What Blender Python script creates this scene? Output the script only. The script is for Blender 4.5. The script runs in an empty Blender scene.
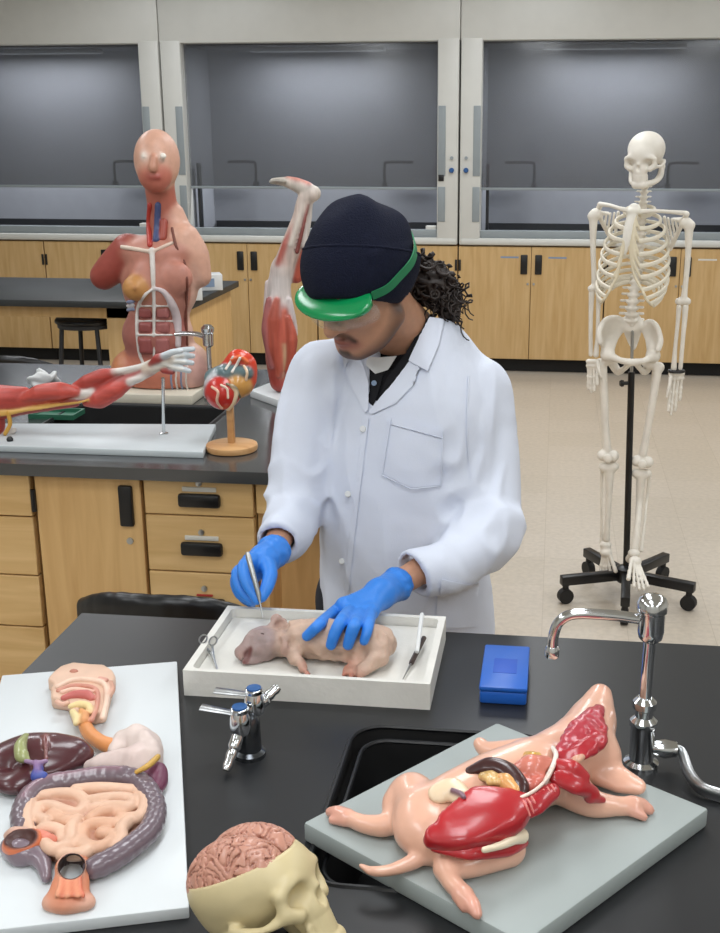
import bpy, bmesh, math, random
import numpy as np
from mathutils import Vector, Matrix, Euler

# ------------------------------------------------------------------ camera, light, exposure
SC = bpy.context.scene
COL = SC.collection
FPX, PX, PY = 1150.0, 410.0, 466.5
PITCH, YAW, CAMH = math.radians(16.2), math.radians(7.1), 1.72
CAM = np.array([0.0, 0.0, CAMH])
FW = np.array([-math.sin(YAW)*math.cos(PITCH), math.cos(YAW)*math.cos(PITCH), -math.sin(PITCH)])
RT = np.array([math.cos(YAW), math.sin(YAW), 0.0])
UP = np.cross(RT, FW)
cd = bpy.data.cameras.new('camera'); cam = bpy.data.objects.new('camera', cd); COL.objects.link(cam)
cam.matrix_world = Matrix(((RT[0], UP[0], -FW[0], 0), (RT[1], UP[1], -FW[1], 0), (RT[2], UP[2], -FW[2], CAMH), (0, 0, 0, 1)))
cd.sensor_width = 36; cd.sensor_fit = 'AUTO'; cd.lens = FPX/933*36; cd.shift_x = -(PX-360)/933; cd.clip_start = 0.05
SC.camera = cam
SC.view_settings.view_transform = 'Standard'; SC.view_settings.look = 'None'
SC.view_settings.exposure = 0.0; SC.view_settings.gamma = 1.0; SC.view_settings.use_curve_mapping = False
w = bpy.data.worlds.new('world'); SC.world = w; w.use_nodes = True
w.node_tree.nodes['Background'].inputs[0].default_value = (0.80, 0.88, 1.0, 1); w.node_tree.nodes['Background'].inputs[1].default_value = 0.35
def area(name, loc, sx, sy, power, col=(1, 0.97, 0.93), rot=(0, 0, 0)):
    l = bpy.data.lights.new(name, 'AREA'); l.shape = 'RECTANGLE'; l.size = sx; l.size_y = sy; l.energy = power; l.color = col
    o = bpy.data.objects.new(name, l); o.location = loc; o.rotation_euler = rot; COL.objects.link(o); return o
CEIL = 3.0
for yy in (-1.5, 0.5, 2.6, 4.8, 7.0):  # row behind the camera is added to brighten the fronts facing it
    for xx in (-2.7, -0.3, 2.1):
        area('ceiling_panel_light', (xx, yy, CEIL-0.06), 0.6, 1.25, 22.5, (0.93, 0.965, 1.0))

def at(px, py, Y):
    d = FW + RT*(px-PX)/FPX - UP*(py-PY)/FPX
    return CAM + d*(Y/d[1])
def az(px, py, z):
    d = FW + RT*(px-PX)/FPX - UP*(py-PY)/FPX
    return CAM + d*((z-CAMH)/d[2])

# ------------------------------------------------------------------ materials
def lin(h):
    if isinstance(h, str):
        h = h.lstrip('#'); c = [int(h[i:i+2], 16)/255 for i in (0, 2, 4)]
    else: c = list(h)
    return [x/12.92 if x <= 0.04045 else ((x+0.055)/1.055)**2.4 for x in c]
def mat(name, col, rough=0.5, metal=0.0, var=0.06, scale=8.0, bump=0.0, bscale=60.0, stretch=(1, 1, 1), alpha=None, trans=0.0, coat=0.0, attr=False, spec=0.5, emit=None, sss=0.0):
    m = bpy.data.materials.new(name); m.use_nodes = True
    nt = m.node_tree; b = nt.nodes['Principled BSDF']
    c = lin(col)
    tc = nt.nodes.new('ShaderNodeTexCoord'); mp = nt.nodes.new('ShaderNodeMapping'); mp.inputs['Scale'].default_value = stretch
    nt.links.new(tc.outputs['Object'], mp.inputs[0])
    nz = nt.nodes.new('ShaderNodeTexNoise'); nz.inputs['Scale'].default_value = scale; nz.inputs['Detail'].default_value = 4
    nt.links.new(mp.outputs[0], nz.inputs['Vector'])
    rp = nt.nodes.new('ShaderNodeMapRange'); rp.inputs[1].default_value = 0.3; rp.inputs[2].default_value = 0.7
    rp.inputs[3].default_value = 1-var; rp.inputs[4].default_value = 1+var
    nt.links.new(nz.outputs[0], rp.inputs[0])
    mx = nt.nodes.new('ShaderNodeVectorMath'); mx.operation = 'SCALE'
    if attr:
        at_ = nt.nodes.new('ShaderNodeAttribute'); at_.attribute_name = 'Col'
        nt.links.new(at_.outputs['Color'], mx.inputs[0])
    else:
        mx.inputs[0].default_value = c[:3]
    nt.links.new(rp.outputs[0], mx.inputs['Scale'])
    nt.links.new(mx.outputs[0], b.inputs['Base Color'])
    b.inputs['Roughness'].default_value = rough; b.inputs['Metallic'].default_value = metal
    b.inputs['Specular IOR Level'].default_value = spec
    b.inputs['Coat Weight'].default_value = coat; b.inputs['Coat Roughness'].default_value = 0.12
    b.inputs['Transmission Weight'].default_value = trans
    if sss: b.inputs['Subsurface Weight'].default_value = sss; b.inputs['Subsurface Scale'].default_value = 0.01
    if alpha is not None: b.inputs['Alpha'].default_value = alpha
    if emit: b.inputs['Emission Color'].default_value = (*lin(emit[0]), 1); b.inputs['Emission Strength'].default_value = emit[1]
    if bump:
        n2 = nt.nodes.new('ShaderNodeTexNoise'); n2.inputs['Scale'].default_value = bscale; n2.inputs['Detail'].default_value = 3
        nt.links.new(mp.outputs[0], n2.inputs['Vector'])
        bp = nt.nodes.new('ShaderNodeBump'); bp.inputs['Strength'].default_value = bump; bp.inputs['Distance'].default_value = 0.004
        nt.links.new(n2.outputs[0], bp.inputs['Height']); nt.links.new(bp.outputs[0], b.inputs['Normal'])
    return m
def wood(name, dark, light, axis='Z', rough=0.42):
    m = bpy.data.materials.new(name); m.use_nodes = True
    nt = m.node_tree; b = nt.nodes['Principled BSDF']
    tc = nt.nodes.new('ShaderNodeTexCoord'); mp = nt.nodes.new('ShaderNodeMapping')
    s = {'Z': (14, 14, 1.2), 'X': (1.2, 14, 14), 'Y': (14, 1.2, 14)}[axis]
    mp.inputs['Scale'].default_value = s
    nt.links.new(tc.outputs['Object'], mp.inputs[0])
    nz = nt.nodes.new('ShaderNodeTexNoise'); nz.inputs['Scale'].default_value = 2.2; nz.inputs['Detail'].default_value = 8; nz.inputs['Distortion'].default_value = 0.6
    nt.links.new(mp.outputs[0], nz.inputs['Vector'])
    cr = nt.nodes.new('ShaderNodeValToRGB'); cr.color_ramp.elements[0].position = 0.32; cr.color_ramp.elements[1].position = 0.68
    cr.color_ramp.elements[0].color = (*lin(dark), 1); cr.color_ramp.elements[1].color = (*lin(light), 1)
    nt.links.new(nz.outputs[0], cr.inputs[0]); nt.links.new(cr.outputs[0], b.inputs['Base Color'])
    b.inputs['Roughness'].default_value = rough
    return m
M = {}
M['maple'] = wood('maple', 'cba067', 'ddb67c')
M['maple_back'] = wood('maple_back', 'c09c66', 'cfae7c')
M['maple_x'] = wood('maple_x', 'cda66c', 'e0bc84', 'X')
M['maple_dark'] = wood('maple_dark', '7d5a30', '93703f')
M['pale_wood'] = wood('pale_wood', 'b98652', 'd3a775', 'X', 0.3)
M['epoxy'] = mat('epoxy', '1e1f21', 0.36, var=0.10, scale=3, spec=0.42)
M['epoxy_far'] = mat('epoxy_far', '3a3c3e', 0.18, var=0.08, scale=3, spec=0.8, coat=0.3)
M['epoxy_back'] = mat('epoxy_back', '2a2d2e', 0.45, var=0.08, scale=3)
M['black'] = mat('black_plastic', '101012', 0.35)
M['black_matte'] = mat('black_matte', '0c0c0d', 0.7)
M['rubber'] = mat('rubber', '161617', 0.6)
M['chrome'] = mat('chrome', 'd4d6d8', 0.12, 1.0, var=0.03)
M['steel'] = mat('steel', 'b5b7b8', 0.28, 1.0, var=0.04)
M['white_plastic'] = mat('white_plastic', 'dadcdc', 0.4, var=0.02)
M['hood_white'] = mat('hood_white', 'cfcfca', 0.45, var=0.02)
M['hood_grey'] = mat('hood_grey', '8f979b', 0.5, var=0.03)
M['hood_in'] = mat('hood_inside', '9699a0', 0.5, var=0.03)
M['hood_dark'] = mat('hood_dark', '24262a', 0.5)
M['sash'] = mat('sash_glass', '595c61', 0.08, alpha=0.58, var=0.0)
M['wall'] = mat('wall_paint', 'c9c8c2', 0.8, var=0.03, scale=2)
M['ceil'] = mat('ceiling_tile', 'd8d8d4', 0.9, var=0.03, scale=6)
M['blue_dial'] = mat('blue_dial', '23558f', 0.35)
M['blue_tape'] = mat('blue_tape', '7f93ad', 0.6)
M['white_label'] = mat('paper_label', 'd9d6cc', 0.7)
M['red_label'] = mat('red_label', 'a8322a', 0.6)

# ------------------------------------------------------------------ object helpers
def thing(name, label, cat, loc=(0, 0, 0), rotz=0.0, group=None):
    o = bpy.data.objects.new(name, None); o.empty_display_size = 0.05; COL.objects.link(o)
    o.location = loc; o.rotation_euler = (0, 0, rotz); o['label'] = label; o['category'] = cat
    if group: o['group'] = group
    return o
def tag(o, label, cat, group=None):
    o['label'] = label; o['category'] = cat
    if group: o['group'] = group
    return o
def root_of(o):
    while o.parent: o = o.parent
    return o
def link(name, me, m, parent=None, world=True, label=None):
    o = bpy.data.objects.new(name, me); COL.objects.link(o)
    if m is not None: me.materials.append(m)
    if parent is not None:
        o.parent = parent
        if world:
            r = root_of(parent)
            mw = Matrix.Translation(r.location) @ Euler(r.rotation_euler).to_matrix().to_4x4()
            me.transform(mw.inverted())
    if label: o['label'] = label
    return o
def dup(root, loc, rotz, label=None, group=None):
    r = root.copy(); COL.objects.link(r); r.location = loc; r.rotation_euler = (0, 0, rotz)
    if label: r['label'] = label
    if group: r['group'] = group
    for ch in list(root.children):
        c = ch.copy(); COL.objects.link(c); c.parent = r
        for g in list(ch.children):
            d = g.copy(); COL.objects.link(d); d.parent = c
    return r
V3 = lambda p: np.array(p, float)
def unit(v):
    v = V3(v); n = np.linalg.norm(v); return v/n if n > 1e-12 else v
def crom(pts, n=8, closed=False):
    P = [V3(p) for p in pts]; out = []
    N = len(P); segs = N if closed else N-1
    for i in range(segs):
        p1, p2 = P[i], P[(i+1) % N]
        p0 = P[i-1] if (closed or i > 0) else 2*p1-p2
        p3 = P[(i+2) % N] if (closed or i+2 < N) else 2*p2-p1
        for j in range(n):
            t = j/n
            out.append(0.5*((2*p1)+(-p0+p2)*t+(2*p0-5*p1+4*p2-p3)*t*t+(-p0+3*p1-3*p2+p3)*t**3))
    if not closed: out.append(P[-1])
    return out
class MB:
    """collects shapes of ONE mesh"""
    def __init__(s): s.v = []; s.f = []
    def add(s, vs, fs):
        o = len(s.v); s.v += [tuple(map(float, v)) for v in vs]; s.f += [tuple(i+o for i in f) for f in fs]; return s
    def bm(s, bm, mtx=None):
        if mtx is not None: bmesh.ops.transform(bm, matrix=mtx, verts=bm.verts)
        bm.verts.index_update(); s.add([v.co for v in bm.verts], [[v.index for v in f.verts] for f in bm.faces]); bm.free(); return s
    def box(s, lo, hi, bev=0.0, mtx=None, seg=2):
        bm = bmesh.new(); bmesh.ops.create_cube(bm, size=1)
        lo, hi = V3(lo), V3(hi)
        for v in bm.verts: v.co = Vector((lo+hi)/2+(hi-lo)*V3(v.co))
        if bev: bmesh.ops.bevel(bm, geom=bm.edges[:], offset=bev, segments=seg, affect='EDGES', profile=0.5)
        return s.bm(bm, mtx)
    def tube(s, pts, r, n=12, closed=False, caps=True, flat=None):
        """sweep; r number or list; flat=(normal, k) squashes the section along a direction"""
        P = [V3(p) for p in pts]; N = len(P)
        R = [r]*N if np.isscalar(r) else list(np.interp(np.linspace(0, 1, N), np.linspace(0, 1, len(r)), r))
        tang = []
        for i in range(N):
            a = P[i-1] if (i > 0 or closed) else P[i]; b = P[(i+1) % N] if (i < N-1 or closed) else P[i]
            tang.append(unit(b-a))
        ref = V3((0, 0, 1)) if abs(tang[0][2]) < 0.9 else V3((1, 0, 0))
        u = unit(np.cross(tang[0], ref)); vs = []; fs = []
        for i in range(N):
            u = unit(u-tang[i]*np.dot(u, tang[i])); w_ = np.cross(tang[i], u)
            for j in range(n):
                a = 2*math.pi*j/n; off = R[i]*(u*math.cos(a)+w_*math.sin(a))
                if flat is not None:
                    nn = unit(flat[0]); off = off-nn*np.dot(off, nn)*(1-flat[1])
                vs.append(P[i]+off)
        for i in range(N if closed else N-1):
            for j in range(n):
                a = i*n+j; b = i*n+(j+1) % n; c = ((i+1) % N)*n+(j+1) % n; d = ((i+1) % N)*n+j
                fs.append((a, d, c, b)[::-1])
        if caps and not closed:
            fs.append(tuple(range(n))[::-1]); fs.append(tuple((N-1)*n+j for j in range(n)))
        return s.add(vs, fs)
    def cyl(s, a, b, r0, r1=None, n=20): return s.tube([a, b], [r0, r0 if r1 is None else r1], n)
    def lathe(s, prof, c=(0, 0, 0), axis=(0, 0, 1), n=28):
        ax = unit(axis); ref = V3((1, 0, 0)) if abs(ax[0]) < 0.9 else V3((0, 1, 0)); u = unit(np.cross(ax, ref)); w_ = np.cross(ax, u)
        vs = []; fs = []; c = V3(c)
        for r, z in prof:
            for j in range(n):
                a = 2*math.pi*j/n; vs.append(c+ax*z+max(r, 1e-4)*(u*math.cos(a)+w_*math.sin(a)))
        for i in range(len(prof)-1):
            for j in range(n):
                fs.append((i*n+j, i*n+(j+1) % n, (i+1)*n+(j+1) % n, (i+1)*n+j))
        fs.append(tuple(range(n))[::-1]); fs.append(tuple((len(prof)-1)*n+j for j in range(n)))
        return s.add(vs, fs)
    def prism(s, poly, z0, z1, bev=0.0, mtx=None, seg=2):
        bm = bmesh.new(); vs = [bm.verts.new((p[0], p[1], z0)) for p in poly]; f = bm.faces.new(vs)
        r = bmesh.ops.extrude_face_region(bm, geom=[f]); up = [e for e in r['geom'] if isinstance(e, bmesh.types.BMVert)]
        bmesh.ops.translate(bm, vec=(0, 0, z1-z0), verts=up); bmesh.ops.recalc_face_normals(bm, faces=bm.faces[:])
        if bev: bmesh.ops.bevel(bm, geom=bm.edges[:], offset=bev, segments=seg, affect='EDGES', profile=0.5)
        return s.bm(bm, mtx)
    def mesh(s, name, smooth=True, ang=38):
        me = bpy.data.meshes.new(name); me.from_pydata(s.v, [], s.f); me.update()
        if smooth:
            me.polygons.foreach_set('use_smooth', [True]*len(me.polygons))
            try: me.set_sharp_from_angle(angle=math.radians(ang))
            except Exception: pass
        return me
    def build(s, name, m, parent=None, label=None, ang=38):
        return link(name, s.mesh(name, ang=ang), m, parent, True, label)
def struct(name, mb, m, parent=None):
    o = mb.build(name, m, parent)
    if parent is None: o['kind'] = 'structure'
    return o
def rrect(x0, y0, x1, y1, r, n=6):
    out = []
    for cx, cy, a0 in ((x1-r, y0+r, -90), (x1-r, y1-r, 0), (x0+r, y1-r, 90), (x0+r, y0+r, 180)):
        for k in range(n+1):
            a = math.radians(a0+90*k/n); out.append((cx+r*math.cos(a), cy+r*math.sin(a)))
    return out

# ------------------------------------------------------------------ signed distance modelling (for organic shapes)
def rotm(rx=0, ry=0, rz=0): return np.array(Euler((math.radians(rx), math.radians(ry), math.radians(rz))).to_matrix())
class Waves:
    """band limited random field"""
    def __init__(s, lam, n=20, seed=1, stretch=(1, 1, 1)):
        r = np.random.default_rng(seed); k = r.normal(size=(n, 3)); k /= np.linalg.norm(k, axis=1)[:, None]
        s.k = k*2*math.pi/lam/np.array(stretch); s.p = r.uniform(0, 6.283, n); s.n = n
    def __call__(s, P):
        out = np.zeros(len(P))
        for k, p in zip(s.k, s.p): out += np.cos(P@k+p)
        return out*math.sqrt(2/s.n)
class Field:
    def __init__(s): s.pr = []; s.disp = []
    def _add(s, fn, lo, hi, col, k, op): s.pr.append((fn, V3(lo), V3(hi), None if col is None else np.array(lin(col)), k, op)); return s
    def chain(s, pts, rad, col='ffffff', k=0.008, op='u', n=6, closed=False, flat=None):
        P = np.array(crom(pts, n, closed) if (n > 1 and len(pts) > 2) else [V3(p) for p in pts])
        N = len(P); R = np.full(N, float(rad)) if np.isscalar(rad) else np.interp(np.linspace(0, 1, N), np.linspace(0, 1, len(rad)), rad)
        if closed: P = np.vstack([P, P[:1]]); R = np.append(R, R[0])
        A = None
        if flat is not None:
            nn = unit(flat[0]); A = np.eye(3)+np.outer(nn, nn)*(1/flat[1]-1)
        def fn(X, P=P, R=R, A=A):
            best = np.full(len(X), 1e9)
            Q = P
            if A is not None: X = X@A.T; Q = P@A.T
            for i in range(len(Q)-1):
                ba = Q[i+1]-Q[i]; L = max(ba@ba, 1e-12); pa = X-Q[i]
                h = np.clip(pa@ba/L, 0, 1); d = np.linalg.norm(pa-h[:, None]*ba, axis=1)-(R[i]+(R[i+1]-R[i])*h)
                np.minimum(best, d, out=best)
            return best*(1.0 if A is None else min(1.0, flat[1]*1.6))
        m = R.max(); return s._add(fn, P.min(0)-m, P.max(0)+m, col, k, op)
    def cap(s, a, b, ra, rb=None, col='ffffff', k=0.008, op='u', flat=None): return s.chain([a, b], [ra, ra if rb is None else rb], col, k, op, 1, False, flat)
    def ell(s, c, r, col='ffffff', k=0.008, op='u', R=None):
        c = V3(c); r = V3((r,)*3 if np.isscalar(r) else r); Rm = np.eye(3) if R is None else R
        def fn(X):
            p = (X-c)@Rm; k0 = np.linalg.norm(p/r, axis=1); k1 = np.linalg.norm(p/r**2, axis=1)
            return np.where(k1 > 1e-9, k0*(k0-1)/np.maximum(k1, 1e-9), -r.min())
        e = np.abs(Rm)@r; return s._add(fn, c-e, c+e, col, k, op)
    def box(s, c, h, rad=0.0, col='ffffff', k=0.004, op='u', R=None):
        c = V3(c); h = V3(h); Rm = np.eye(3) if R is None else R
        def fn(X):
            q = np.abs((X-c)@Rm)-(h-rad)
            return np.linalg.norm(np.maximum(q, 0), axis=1)+np.minimum(q.max(1), 0)-rad
        e = np.abs(Rm)@h; return s._add(fn, c-e, c+e, col, k, op)
    def eval(s, X, upto=None, grid=None):
        D = np.full(len(X), 0.5)
        for fn, lo, hi, col, k, op in s.pr:
            if op == 'p': continue
            pad = k+0.02
            idx = np.nonzero(((X > lo-pad) & (X < hi+pad)).all(1))[0]
            if len(idx) == 0: continue
            d = fn(X[idx]); D0 = D[idx]
            if op == 'u':
                h = np.maximum(k-np.abs(D0-d), 0)/max(k, 1e-9); D[idx] = np.minimum(D0, d)-h*h*k*0.25
            else:
                d = -d; h = np.maximum(k-np.abs(D0-d), 0)/max(k, 1e-9); D[idx] = np.maximum(D0, d)+h*h*k*0.25
        for g in s.disp: 
            m = np.nonzero(np.abs(D) < 0.03)[0]
            if len(m): D[m] = D[m]+g(X[m])
        return D
    def mesh(s, name, v=0.004, soft=0.0015, pad=None):
        us = [p for p in s.pr if p[5] == 'u']
        lo = np.min([p[1] for p in us], 0)-3*v; hi = np.max([p[2] for p in us], 0)+3*v
        if pad: lo -= pad; hi += pad
        n = np.ceil((hi-lo)/v).astype(int)+1
        D = np.full(n, 0.5)
        ax = [lo[i]+v*np.arange(n[i]) for i in range(3)]
        def sub(l, h):
            a = np.clip(np.floor((l-lo)/v).astype(int), 0, n); b = np.clip(np.ceil((h-lo)/v).astype(int)+1, 0, n)
            return tuple(slice(a[i], b[i]) for i in range(3))
        for fn, l, h_, col, k, op in s.pr:
            if op == 'p': continue
            pd = k+2.5*v; sl = sub(l-pd, h_+pd)
            g = np.stack(np.meshgrid(ax[0][sl[0]], ax[1][sl[1]], ax[2][sl[2]], indexing='ij'), -1); sh = g.shape[:3]
            if 0 in sh: continue
            d = fn(g.reshape(-1, 3)).reshape(sh); D0 = D[sl]
            if op == 'u':
                h = np.maximum(k-np.abs(D0-d), 0)/max(k, 1e-9); D[sl] = np.minimum(D0, d)-h*h*k*0.25
            else:
                d = -d; h = np.maximum(k-np.abs(D0-d), 0)/max(k, 1e-9); D[sl] = np.maximum(D0, d)+h*h*k*0.25
        for gfn in s.disp:
            m = np.nonzero(np.abs(D) < 0.03)
            X = np.stack([ax[i][m[i]] for i in range(3)], -1); D[m] += gfn(X)
        D[[0, -1]] = np.maximum(D[[0, -1]], 1e-3); D[:, [0, -1]] = np.maximum(D[:, [0, -1]], 1e-3); D[:, :, [0, -1]] = np.maximum(D[:, :, [0, -1]], 1e-3)
        S = D < 0
        sh = [slice(0, -1), slice(1, None)]
        cnt = np.zeros(tuple(n-1), int)
        for a in (0, 1):
            for b in (0, 1):
                for c in (0, 1): cnt += S[sh[a], sh[b], sh[c]]
        cells = np.nonzero((cnt > 0) & (cnt < 8)); nc = len(cells[0])
        ids = np.full(tuple(n-1), -1); ids[cells] = np.arange(nc)
        base = np.stack(cells, -1); acc = np.zeros((nc, 3)); num = np.zeros(nc)
        for axn in range(3):
            o1, o2 = [i for i in range(3) if i != axn]
            for p in (0, 1):
                for q in (0, 1):
                    off = np.zeros(3, int); off[o1] = p; off[o2] = q; e = np.zeros(3, int); e[axn] = 1
                    A = base+off; B = A+e
                    da = D[A[:, 0], A[:, 1], A[:, 2]]; db = D[B[:, 0], B[:, 1], B[:, 2]]
                    m = (da < 0) != (db < 0); t = np.where(m, da/np.where(m, da-db, 1), 0)
                    acc += np.where(m[:, None], A+e*t[:, None], 0); num += m
        vs = lo+v*acc/num[:, None]
        F = []
        for axn in range(3):
            o1, o2 = (axn+1) % 3, (axn+2) % 3
            sa = [slice(None)]*3; sb = [slice(None)]*3; sa[axn] = slice(0, -1); sb[axn] = slice(1, None)
            for i in (o1, o2): sa[i] = slice(1, -1); sb[i] = slice(1, -1)
            a = S[tuple(sa)]; b = S[tuple(sb)]
            idx = np.stack(np.nonzero(a != b), -1)
            if len(idx) == 0: continue
            inside = a[tuple(idx.T)]
            idx[:, o1] += 1; idx[:, o2] += 1
            def cid(d1, d2):
                j = idx.copy(); j[:, o1] += d1; j[:, o2] += d2; return ids[j[:, 0], j[:, 1], j[:, 2]]
            q = np.stack([cid(-1, -1), cid(0, -1), cid(0, 0), cid(-1, 0)], -1)
            q[~inside] = q[~inside][:, ::-1]; F.append(q)
        F = np.vstack(F)
        me = bpy.data.meshes.new(name); me.from_pydata(vs.tolist(), [], F.tolist()); me.update()
        me.polygons.foreach_set('use_smooth', [True]*len(me.polygons))
        # colours: the nearest shape's own colour, then painted patches
        W = np.zeros(nc); C = np.zeros((nc, 3)); best = np.full(nc, 1e9)
        ev = []
        for fn, l, h_, col, k, op in us:
            if col is None: continue
            idx = np.nonzero(((vs > l-0.015) & (vs < h_+0.015)).all(1))[0]
            if len(idx) == 0: continue
            d = fn(vs[idx]); ev.append((idx, d, col)); best[idx] = np.minimum(best[idx], d)
        for idx, d, col in ev:
            ww = np.exp(-np.clip((d-best[idx])/soft, 0, 50)); W[idx] += ww; C[idx] += ww[:, None]*col
        C /= np.maximum(W, 1e-9)[:, None]
        for fn, l, h_, col, k, op in s.pr:
            if op != 'p': continue
            idx = np.nonzero(((vs > l-0.01) & (vs < h_+0.01)).all(1))[0]
            if len(idx) == 0: continue
            t = np.clip(0.5-fn(vs[idx])/max(k, 1e-6), 0, 1)[:, None]; C[idx] = C[idx]*(1-t)+col*t
        at_ = me.color_attributes.new('Col', 'FLOAT_COLOR', 'POINT')
        at_.data.foreach_set('color', np.hstack([C, np.ones((nc, 1))]).astype(np.float32).ravel())
        return me
    def build(s, name, m, parent=None, v=0.004, soft=0.0015, label=None, smooth=0):
        me = s.mesh(name, v, soft)
        if smooth:
            bm = bmesh.new(); bm.from_mesh(me)
            for _ in range(smooth): bmesh.ops.smooth_vert(bm, verts=bm.verts, factor=0.5, use_axis_x=True, use_axis_y=True, use_axis_z=True)
            bm.to_mesh(me); bm.free()
        return link(name, me, m, parent, True, label)
def drape(field, poly, o, ex, ey, dirv, off=0.004, thick=0.004, cuts=5, start=0.25):
    """a sheet of cloth: a flat outline laid onto the surface of a field along dirv, with real thickness"""
    o, ex, ey, dirv = V3(o), V3(ex), V3(ey), unit(dirv)
    bm = bmesh.new(); vs = [bm.verts.new((p[0], p[1], 0)) for p in poly]; bm.faces.new(vs)
    bmesh.ops.triangulate(bm, faces=bm.faces[:])
    for _ in range(cuts):
        long = [e for e in bm.edges if e.calc_length() > 0.012]
        if not long: break
        bmesh.ops.subdivide_edges(bm, edges=long, cuts=1); bmesh.ops.triangulate(bm, faces=bm.faces[:])
    bm.verts.index_update()
    X = np.array([o+ex*v.co.x+ey*v.co.y for v in bm.verts])-dirv*start
    t = np.zeros(len(X))
    for _ in range(60):
        d = field.eval(X+dirv*t[:, None]); t += np.clip(d-off, -0.02, 0.02)*0.8
    t = np.minimum(t, np.median(t)+0.08)
    for v, x, tt in zip(bm.verts, X, t): v.co = Vector(x+dirv*tt)
    bmesh.ops.smooth_vert(bm, verts=bm.verts, factor=0.4, use_axis_x=True, use_axis_y=True, use_axis_z=True)
    bm.verts.index_update(); n = len(bm.verts); co = [V3(v.co) for v in bm.verts]; fs = []
    for f_ in bm.faces:
        ids = [v.index for v in f_.verts]
        nn = np.cross(co[ids[1]]-co[ids[0]], co[ids[2]]-co[ids[0]])
        fs.append(ids if nn@dirv < 0 else ids[::-1])
    cnt = {}
    for ids in fs:
        for i in range(len(ids)): cnt[(ids[i], ids[(i+1) % len(ids)])] = 1
    side = [(b_, a_, a_+n, b_+n) for a_, b_ in cnt if (b_, a_) not in cnt]
    bm.free()
    return MB().add(co+[c+dirv*thick for c in co], fs+[[i+n for i in ids[::-1]] for ids in fs]+side)
def hit(field, px, py, t0=0.5, lift=0.0):
    """the point of a shape's surface seen at a spot of the photograph"""
    d = unit(FW + RT*(px-PX)/FPX - UP*(py-PY)/FPX); ts = np.arange(t0, t0+2.2, 0.012)
    e = field.eval(CAM+d*ts[:, None]); i = int(np.argmax(e < 0)) if (e < 0).any() else int(np.argmin(e))
    t = ts[i]
    if e[i] < 0 and i > 0:
        lo, hi = ts[i-1], ts[i]
        for _ in range(12):
            t = (lo+hi)/2
            if field.eval((CAM+d*t)[None, :])[0] < 0: hi = t
            else: lo = t
    return CAM+d*(t-lift)
# ------------------------------------------------------------------ the room
def floor_mat():
    m = bpy.data.materials.new('vinyl_tile'); m.use_nodes = True; nt = m.node_tree; b = nt.nodes['Principled BSDF']
    tc = nt.nodes.new('ShaderNodeTexCoord')
    br = nt.nodes.new('ShaderNodeTexBrick'); br.offset = 0.0; br.inputs['Scale'].default_value = 1.0
    br.inputs['Brick Width'].default_value = 0.305; br.inputs['Row Height'].default_value = 0.305; br.inputs['Mortar Size'].default_value = 0.0012
    br.inputs['Color1'].default_value = (*lin('c8bdae'), 1); br.inputs['Color2'].default_value = (*lin('c3b8a8'), 1); br.inputs['Mortar'].default_value = (*lin('b5a998'), 1)
    nt.links.new(tc.outputs['Object'], br.inputs['Vector'])
    nz = nt.nodes.new('ShaderNodeTexNoise'); nz.inputs['Scale'].default_value = 45; nz.inputs['Detail'].default_value = 5
    nt.links.new(tc.outputs['Object'], nz.inputs['Vector'])
    rp = nt.nodes.new('ShaderNodeMapRange'); rp.inputs[1].default_value = 0.35; rp.inputs[2].default_value = 0.65; rp.inputs[3].default_value = 0.93; rp.inputs[4].default_value = 1.05
    nt.links.new(nz.outputs[0], rp.inputs[0])
    mx = nt.nodes.new('ShaderNodeVectorMath'); mx.operation = 'SCALE'; nt.links.new(br.outputs[0], mx.inputs[0]); nt.links.new(rp.outputs[0], mx.inputs['Scale'])
    nt.links.new(mx.outputs[0], b.inputs['Base Color']); b.inputs['Roughness'].default_value = 0.28; b.inputs['Specular IOR Level'].default_value = 0.45
    return m
M['floor'] = floor_mat()
XL, XR, YN, YB = -5.2, 4.2, -2.2, 9.2
struct('floor', MB().box((XL, YN, -0.05), (XR, YB, 0)), M['floor'])
struct('ceiling', MB().box((XL, YN, CEIL), (XR, YB, CEIL+0.1)), M['ceil'])
struct('wall_back', MB().box((XL, YB, 0), (XR, YB+0.1, CEIL)), M['wall'])
struct('wall_left', MB().box((XL-0.1, YN, 0), (XL, YB, CEIL)), M['wall'])
struct('wall_right', MB().box((XR, YN, 0), (XR+0.1, YB, CEIL)), M['wall'])
struct('wall_front', MB().box((XL, YN-0.1, 0), (XR, YN, CEIL)), M['wall'])

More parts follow.
